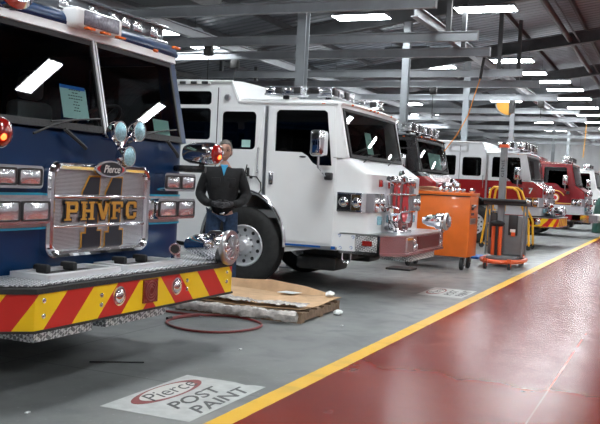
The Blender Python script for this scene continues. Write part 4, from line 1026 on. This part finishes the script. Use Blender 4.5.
# ------------------------------------------------------------------ orange cart
cx0, cx1, cy0, cy1 = 15.5, 16.22, 3.37, 4.62
c = ((cx0 + cx1) / 2, (cy0 + cy1) / 2, 0)
t = thing('orange_tool_cart', c, 'tall orange steel tool cart on casters between the white truck and the lift', 'cart')
BB = lambda mb, nm, mt, par=t: mb.build(nm, mt, par, c)
BB(MB().rbox(cx0, cy0, .24, cx1, cy1, 1.36, .02), 'cart_body', orange_paint)
ld = BB(MB().rbox(cx0 - .015, cy0 - .015, 1.35, cx1 + .015, cy1 + .015, 1.41, .012), 'cart_lid', orange_paint)
BB(MB().box(cx0 - .017, cy0, 1.335, cx0 - .001, cy1, 1.352), 'lid_seam', dark_metal)
BB(MB().rbox(15.62, cy0 - .012, 1.10, 15.80, cy0 + .002, 1.20, .01), 'handle_recess', black_plastic)
BB(MB().tube([(15.60, cy0 - .02, 1.15), (15.62, cy0 - .06, 1.19), (15.76, cy0 - .06, 1.19), (15.80, cy0 - .02, 1.15)], .014, 7), 'cart_handle', chrome_dull)
lbm = BB(MB().box(15.56, cy0 - .006, .84, 16.0, cy0, .95), 'name_plate', chrome_dull)
BB(MB().box(15.60, cy0 - .006, 1.0, 15.85, cy0, 1.05), 'red_sticker', dark_red_paint)
BB(MB().box(15.60, cy0 - .008, .915, 15.96, cy0 - .006, .925).box(15.60, cy0 - .008, .89, 15.9, cy0 - .006, .898).box(15.60, cy0 - .008, .865, 15.94, cy0 - .006, .873), 'plate_print', grey_plastic, lbm)
for x in (cx0 + .1, cx1 - .1):
    for y in (cy0 + .12, cy1 - .12):
        w_ = BB(MB().lathe([(-.03, .0), (-.03, .10), (-.02, .112), (.02, .112), (.03, .10), (.03, 0)], (x, y, .112), (0, 1, .0), 24), 'caster', black_rubber)
        BB(MB().box(x - .02, y - .045, .10, x + .02, y - .035, .24).box(x - .02, y + .035, .10, x + .02, y + .045, .24).box(x - .05, y - .05, .225, x + .05, y + .05, .24), 'caster_fork', chrome_dull, w_)
# cardboard and metal parts piled on its lid
for i, (y, z, dx) in enumerate(((4.3, 1.411, 0), (4.32, 1.437, .03), (4.28, 1.463, -.02))):
    m = MB().patch(lambda a, b: (15.86 + dx + a, y + b, z + .024 + .008 * math.sin(b * 14 + i) + .004 * math.sin(a * 12)), lin(-.28, .28, 8), lin(-.22, .28, 10), .012)
    m.single('folded_cardboard', card, ['lowest brown cardboard piece on the orange cart', 'middle brown cardboard piece on the orange cart', 'topmost brown cardboard piece on the orange cart'][i], 'cardboard', 'cardboard pieces on the orange cart')
rnd = random.Random(21)
for i in range(6):
    y = 3.98 - i * .105; x = 15.72 + rnd.uniform(-.08, .2); r_ = rnd.uniform(.038, .05)
    m = MB().lathe([(0, r_ * .6), (.03, r_), (.07, r_), (.10, r_ * .5), (.13, r_ * .7)], (x, y, 1.411 + r_), (rnd.uniform(.6, 1), rnd.uniform(-.3, .3), 0), 12)
    m.single('metal_fitting', chrome, 'shiny metal fitting lying on the lid of the orange cart', 'fitting', 'metal fittings on the orange cart')
MB().rbox(14.55, 4.15, 0, 15.0, 4.6, .035, .01).single('black_floor_mat', black_rubber, 'small flat black plate on the floor under the white truck bumper end', 'mat')

# ------------------------------------------------------------------ personnel lift
L = (17.3, 3.02, 0)
t = thing('personnel_lift', L, 'grey and orange vertical mast lift standing beside the yellow line', 'lift')
BB = lambda mb, nm, mt, par=t, sm=True: mb.build(nm, mt, par, (0, 0, 0), sm)
ring = [(.85 * math.cos(a) - .10, .36 * math.sin(a), .14 + (.0)) for a in lin(0, 2 * PI * 31 / 32, 32)]
rg = MB()
rg.tube([(p[0], p[1] * 1.12, p[2]) for p in ring], .042, 8, closed=True)
BB(rg, 'base_ring', orange_lift)
BB(MB().rbox(-.50, -.28, .13, .50, .28, .22, .03), 'base_deck', grey_plastic)
for x, y in ((-1.0, .18), (-.92, -.25), (.72, -.24), (.7, .28)):
    w_ = BB(MB().lathe([(-.025, 0), (-.025, .06), (.025, .06), (.025, 0)], (x, y, .06), (0, 1, 0), 18), 'caster', black_rubber)
    BB(MB().box(x - .02, y - .035, .06, x + .02, y - .028, .2).box(x - .02, y + .028, .06, x + .02, y + .035, .2).box(x - .04, y - .04, .16, x + .04, y + .04, .2), 'caster_fork', orange_lift, w_, False)
BB(MB().rbox(-.12, -.33, .22, .40, .34, 1.0, .04), 'power_unit', grey_plastic)
BB(MB().rbox(-.14, .12, .55, -.11, .30, 1.05, .01).rbox(-.14, -.24, .62, -.11, -.06, 1.02, .01), 'control_panel', black_plastic)
BB(MB().rbox(-.146, -.20, .68, -.138, -.10, .74, .003), 'panel_label', white_ink)
for y in (-.34, .37):
    BB(MB().tube([(-.1, y, .22), (-.1, y, 1.22), (.3, y, 1.22), (.3, y, .22)], .02, 8), 'side_frame', steel_grey)
BB(MB().rbox(-.28, -.40, 1.20, .35, .42, 1.27, .02), 'tool_tray', black_plastic)
BB(MB().tube([(-.30, -.41, 1.29), (-.30, .43, 1.29)], .035, 8), 'tray_padding', black_rubber)
ms = BB(MB().box(-.14, .04, .55, -.05, .17, 2.33).box(-.155, .06, .55, -.14, .15, 2.33), 'mast', steel_grey, t, False)
BB(MB().box(-.165, .02, 2.33, -.03, .19, 2.39), 'mast_cap', orange_lift, ms, False)
def mastf(a, b, d): return (-.156 - d, .105 + b, 1.92 + a)
BB(MB().text('GENIE', .085, mastf, .003, xs=1.5), 'mast_lettering', black_ink, ms)
for y in (.07, .20):
    BB(MB().tube([(-.24, y, .20), (-.24, y, .78)], .04, 10), 'outrigger_tube', orange_lift)
BB(MB().tube([(-.27, .135, .2), (-.27, .135, .80)], .028, 8), 'outrigger_rod', black_plastic)
BB(MB().ball((-.24, .13, .84), .09, 14, (1, 1.6, .7)), 'strap_bundle', black_rubber)
BB(MB().rbox(-.16, -.20, .60, -.13, -.12, .68, .01), 'orange_tag', orange_lift)

# ------------------------------------------------------------------ yellow rolling ladder
c = (22.9, 3.95, 0)
t = thing('rolling_ladder', c, 'yellow tubular rolling work ladder standing behind the personnel lift', 'ladder')
BB = lambda mb, nm, mt, par=t: mb.build(nm, mt, par, (0, 0, 0))
for x in (-.35, .35):
    BB(MB().tube([(x, .62, .10), (x, .44, 1.50), (x, .36, 1.58), (x, -.12, 1.58), (x, -.24, 1.50), (x, -.40, 1.05), (x, -.56, .75), (x, -.60, .10)], .03, 8), 'handrail', yellow_paint)
    BB(MB().tube([(x, .30, .10), (x, .44, 1.0)], .024, 8).tube([(x, .18, 1.56), (x, .18, .95)], .022, 8), 'rail_post', yellow_paint)
    BB(MB().tube([(x, .62, .10), (x, -.60, .10)], .025, 8), 'base_rail', yellow_paint)
for y, z in ((.3, .95), (.05, .72), (-.2, .48), (-.42, .26)):
    BB(MB().rbox(-.35, y - .1, z - .015, .35, y + .1, z + .015, .01), 'step', grey_plastic)
BB(MB().tube([(-.35, .56, .62), (.35, .56, .62)], .02, 8), 'cross_brace', yellow_paint)
for x in (-.35, .35):
    for y in (.6, -.58):
        BB(MB().lathe([(-.025, 0), (-.025, .065), (.025, .065), (.025, 0)], (x, y, .065), (1, 0, 0), 16), 'caster', black_rubber)
# blue bag between cart and lift
MB().rbox(18.45, 3.78, 0, 19.1, 4.2, .06, .03).single('blue_cloth', blue_tape, 'flat blue cloth on the floor between the orange cart and the lift', 'cloth')
# green covered equipment beyond
m = MB().patch(lambda a, b: (36.9 + (.55 + .05 * math.sin(5 * a)) * math.cos(a) * math.cos(b) ** .6, 2.70 + (.30 + .03 * math.sin(4 * a)) * math.sin(a) * math.cos(b) ** .6, 1.45 * math.sin(b)), lin(0, 2 * PI, 25), lin(0.01, PI / 2 - .02, 9))
m.single('covered_equipment', green_tarp, 'dark green covered equipment at the far right edge of the bays', 'equipment')

# ------------------------------------------------------------------ person
def skin_mesh(name, verts, edges, mat, parent, sub=2, root_i=0, origin=(0, 0, 0)):
    me = bpy.data.meshes.new(name); me.from_pydata([Vector(v[:3]) - Vector(origin) for v in verts], edges, [])
    o = bpy.data.objects.new(name, me); COL.objects.link(o)
    o.modifiers.new('s', 'SKIN').use_smooth_shade = True; sd = o.modifiers.new('d', 'SUBSURF'); sd.levels = sub; sd.render_levels = sub
    for i, v in enumerate(verts):
        sv = me.skin_vertices[0].data[i]; rr = v[3]; sv.radius = rr if isinstance(rr, tuple) else (rr, rr); sv.use_root = (i == root_i)
    bpy.context.view_layer.update()
    dg = bpy.context.evaluated_depsgraph_get(); nm = bpy.data.meshes.new_from_object(o.evaluated_get(dg))
    bpy.data.objects.remove(o); bpy.data.meshes.remove(me)
    nm.materials.clear(); nm.materials.append(mat)
    for p in nm.polygons: p.use_smooth = True
    r = bpy.data.objects.new(name, nm); COL.objects.link(r); r.parent = parent; return r
# local frame: person faces -Y (right of picture) and a bit toward camera; built facing -X (toward the camera), turned by rz
pr = thing('person', (9.78, 5.31, 0), 'person in black jacket and blue jeans standing by the white truck wheel, gloved hands together', 'person', None, 0)
# face direction f, side direction s (person's left)
def build_person(pr):
    ang = math.radians(28)   # turned from -X toward -Y
    M = Matrix.Rotation(ang, 4, 'Z')
    def T(v): p = M @ Vector(v[:3]); return (p.x, p.y, p.z, v[3])
    # person-local: facing -X, left arm toward -Y ... right arm toward +Y
    H = 1.0
    V = [(.0, 0, 1.02, .08), (0, 0, 1.20, .08), (0, 0, 1.42, .075), (-.005, 0, 1.55, .062), (-.01, 0, 1.62, .055),
         (0, -.10, .93, .06), (-.01, -.12, .52, .048), (.01, -.13, .10, .04), (-.14, -.14, .045, .038),
         (0, .10, .93, .06), (-.01, .12, .52, .048), (.01, .13, .10, .04), (-.14, .14, .045, .038),
         (0, -.17, 1.46, .045), (.02, -.27, 1.18, .036), (-.14, -.20, 1.10, .026), (-.20, -.155, 1.083, .024),
         (0, .17, 1.46, .045), (.02, .27, 1.18, .036), (-.14, .20, 1.10, .026), (-.20, .155, 1.083, .024)]
    E = [(0, 1), (1, 2), (2, 3), (3, 4), (0, 5), (5, 6), (6, 7), (7, 8), (0, 9), (9, 10), (10, 11), (11, 12), (2, 13), (13, 14), (14, 15), (15, 16), (2, 17), (17, 18), (18, 19), (19, 20)]
    body = skin_mesh('body', [T(v) for v in V], E, skin, pr)
    # head joined into the body mesh
    bm = bmesh.new(); bm.from_mesh(body.data)
    def blob(c, r, sc, cut=None, n=20):
        b2 = bmesh.new(); bmesh.ops.create_uvsphere(b2, u_segments=n, v_segments=n * 3 // 4, radius=r)
        for v in b2.verts:
            p = v.co
            x, y, z = p.x * sc[0], p.y * sc[1], p.z * sc[2]
            if cut: x, y, z = cut(x, y, z)
            v.co = M @ Vector((c[0] + x, c[1] + y, c[2] + z))
        tmp = bpy.data.meshes.new('t'); b2.to_mesh(tmp); b2.free(); bm.from_mesh(tmp); bpy.data.meshes.remove(tmp)
    def jaw(x, y, z):
        if z < 0: y *= 1 + z * 2.6; x = x * (1 + z * 1.0) - .0
        return x, y, z
    blob((-.02, 0, 1.725), .10, (.98, .80, 1.26), jaw)
    blob((-.125, 0, 1.708), .018, (1.0, .75, 1.5), None, 10)       # nose
    for s in (-1, 1):
        blob((-.005, s * .083, 1.71), .028, (.7, .35, 1.2), None, 10)   # ears
    blob((-.105, 0, 1.655), .022, (.5, 1.3, .35), None, 10)         # mouth
    bm.to_mesh(body.data); bm.free()
    for p in body.data.polygons: p.use_smooth = True
    for s in (-1, 1):
        mb = MB(); c_ = M @ Vector((-.108, s * .034, 1.735)); mb.ball(c_, .012, 10); mb.build('eye', tan_mat, pr)
        a = [M @ Vector((-.118, s * (.034 + .026 * math.cos(x)), 1.733 + .018 * math.sin(x))) for x in lin(0, 2 * PI * 15 / 16, 16)]
        MB().tube(a, .0022, 4, closed=True).tube([M @ Vector((-.118, s * .058, 1.738)), M @ Vector((-.01, s * .086, 1.735))], .002, 4).build('glasses', dark_metal, pr)
        MB().tube([M @ Vector((-.112, s * .018, 1.762)), M @ Vector((-.112, s * .048, 1.765))], .005, 5).build('eyebrow', hair_mat, pr)
    # hair
    hm = MB(); b2 = bmesh.new(); bmesh.ops.create_uvsphere(b2, u_segments=24, v_segments=18, radius=.108)
    for v in b2.verts:
        p = v.co.copy(); p = Vector((p.x * 1.0, p.y * .84, p.z * 1.22))
        lim = .068 if p.x < -.045 else (-.02 if p.x < .02 else -.07)
        if p.z < lim: p = Vector((p.x * .86, p.y * .86, max(p.z, lim - .01)))
        v.co = M @ (p + Vector((-.012, 0, 1.735)))
    b2.verts.index_update(); hm.add([v.co for v in b2.verts], [[v.index for v in f.verts] for f in b2.faces]); b2.free()
    hm.build('hair', hair_mat, pr)
    # jeans
    J = [(0, 0, 1.06, .145), (0, -.10, .92, .105), (-.01, -.125, .52, .082), (.01, -.135, .13, .072), (0, .10, .92, .105), (-.01, .125, .52, .082), (.01, .135, .13, .072)]
    skin_mesh('jeans', [T(v) for v in J], [(0, 1), (1, 2), (2, 3), (0, 4), (4, 5), (5, 6)], jean_mat, pr)
    # jacket
    K = [(0, 0, .90, (.19, .16)), (0, 0, 1.22, (.205, .155)), (0, 0, 1.40, (.17, .14)), (0, 0, 1.51, .10), (0, 0, 1.555, .075),
         (0, -.20, 1.46, .088), (.03, -.29, 1.18, .072), (-.12, -.21, 1.10, .056), (-.245, -.125, 1.08, .046), (0, .20, 1.46, .088), (.03, .29, 1.18, .072), (-.12, .21, 1.10, .056), (-.245, .125, 1.08, .046)]
    skin_mesh('jacket', [T(v) for v in K], [(0, 1), (1, 2), (2, 3), (3, 4), (2, 5), (5, 6), (6, 7), (7, 8), (2, 9), (9, 10), (10, 11), (11, 12)], jacket_mat, pr)
    pk = MB()
    for s in (-1, 1): pk.rbox(-.165, s * .09 - .055, 1.28, -.125, s * .09 + .055, 1.40, .01)
    pk.box(-.17, -.006, 1.0, -.14, .006, 1.42)
    pk.v = [M @ v for v in pk.v]; pk.build('jacket_pockets', jacket_mat, pr)
    # shirt at the collar
    sh = MB().add([(-.118, -.035, 1.545), (-.118, .035, 1.545), (-.152, 0, 1.42), (-.06, -.05, 1.56), (-.06, .05, 1.56), (-.05, 0, 1.42)], [(0, 1, 2), (3, 5, 4), (0, 2, 5, 3), (1, 4, 5, 2), (0, 3, 4, 1)])
    sh.v = [M @ v for v in sh.v]; sh.build('shirt', shirt_mat, pr)
    bl = MB().rbox(-.180, -.030, .955, -.150, .030, .985, .008); bl.v = [M @ v for v in bl.v]; bl.build('belt_buckle', chrome, pr)
    # gloved hands, five fingers each, one clasping the other
    for s in (-1, 1):
        V = [(-.20, s * .14, 1.085, .034), (-.25, s * .09, 1.078, .038), (-.275, s * .055, 1.075, .034)]; E = [(0, 1), (1, 2)]
        for k, (dz, ln) in enumerate(((.030, .9), (.012, 1.0), (-.008, .95), (-.026, .75))):
            b = len(V); x = -.282 - .008 * (s > 0)
            V += [(x, s * .035, 1.075 + dz, .011), (x - .018, s * (.035 - .038 * ln), 1.070 + dz, .010), (x - .010, s * (.035 - .062 * ln), 1.060 + dz, .009)]
            E += [(2, b), (b, b + 1), (b + 1, b + 2)]
        b = len(V); V += [(-.255, s * .075, 1.112, .012), (-.275, s * .04, 1.128, .011), (-.282, s * .012, 1.128, .010)]; E += [(1, b), (b, b + 1), (b + 1, b + 2)]
        skin_mesh('glove', [T(v) for v in V], E, glove_mat, pr, 1)
    for s in (-1, 1):
        m = MB().rbox(-.20, s * .135 - .052, 0, .07, s * .135 + .052, .10, .035, 3); m.v = [M @ v for v in m.v]; m.build('boot', black_rubber, pr)
    pr.scale = (1.045, 1.045, 1.045)
build_person(pr)

# ------------------------------------------------------------------ camera and settings
cam = bpy.data.cameras.new('camera'); co = bpy.data.objects.new('camera', cam); COL.objects.link(co)
F, YAW, PITCH, ROLL, HC = 864.86, .40783538, .03407125, .04891034, 1.45
f = Vector((math.cos(YAW) * math.cos(PITCH), math.sin(YAW) * math.cos(PITCH), -math.sin(PITCH)))
r = Vector((math.sin(YAW), -math.cos(YAW), 0)); u = r.cross(f)
r2_ = math.cos(ROLL) * r + math.sin(ROLL) * u; u2 = -math.sin(ROLL) * r + math.cos(ROLL) * u
co.matrix_world = Matrix(((r2_.x, u2.x, -f.x, 0), (r2_.y, u2.y, -f.y, 0), (r2_.z, u2.z, -f.z, HC), (0, 0, 0, 1)))
cam.sensor_width = 36; cam.lens = 36 * F / 600; cam.clip_end = 200; cam.clip_start = .1
scene.camera = co
w = bpy.data.worlds.new('world'); scene.world = w; w.use_nodes = True
w.node_tree.nodes['Background'].inputs[0].default_value = (.02, .025, .03, 1)
scene.view_settings.view_transform = 'Standard'; scene.view_settings.look = 'None'
scene.view_settings.gamma = 1; scene.view_settings.use_curve_mapping = False
scene.view_settings.exposure = 2.0
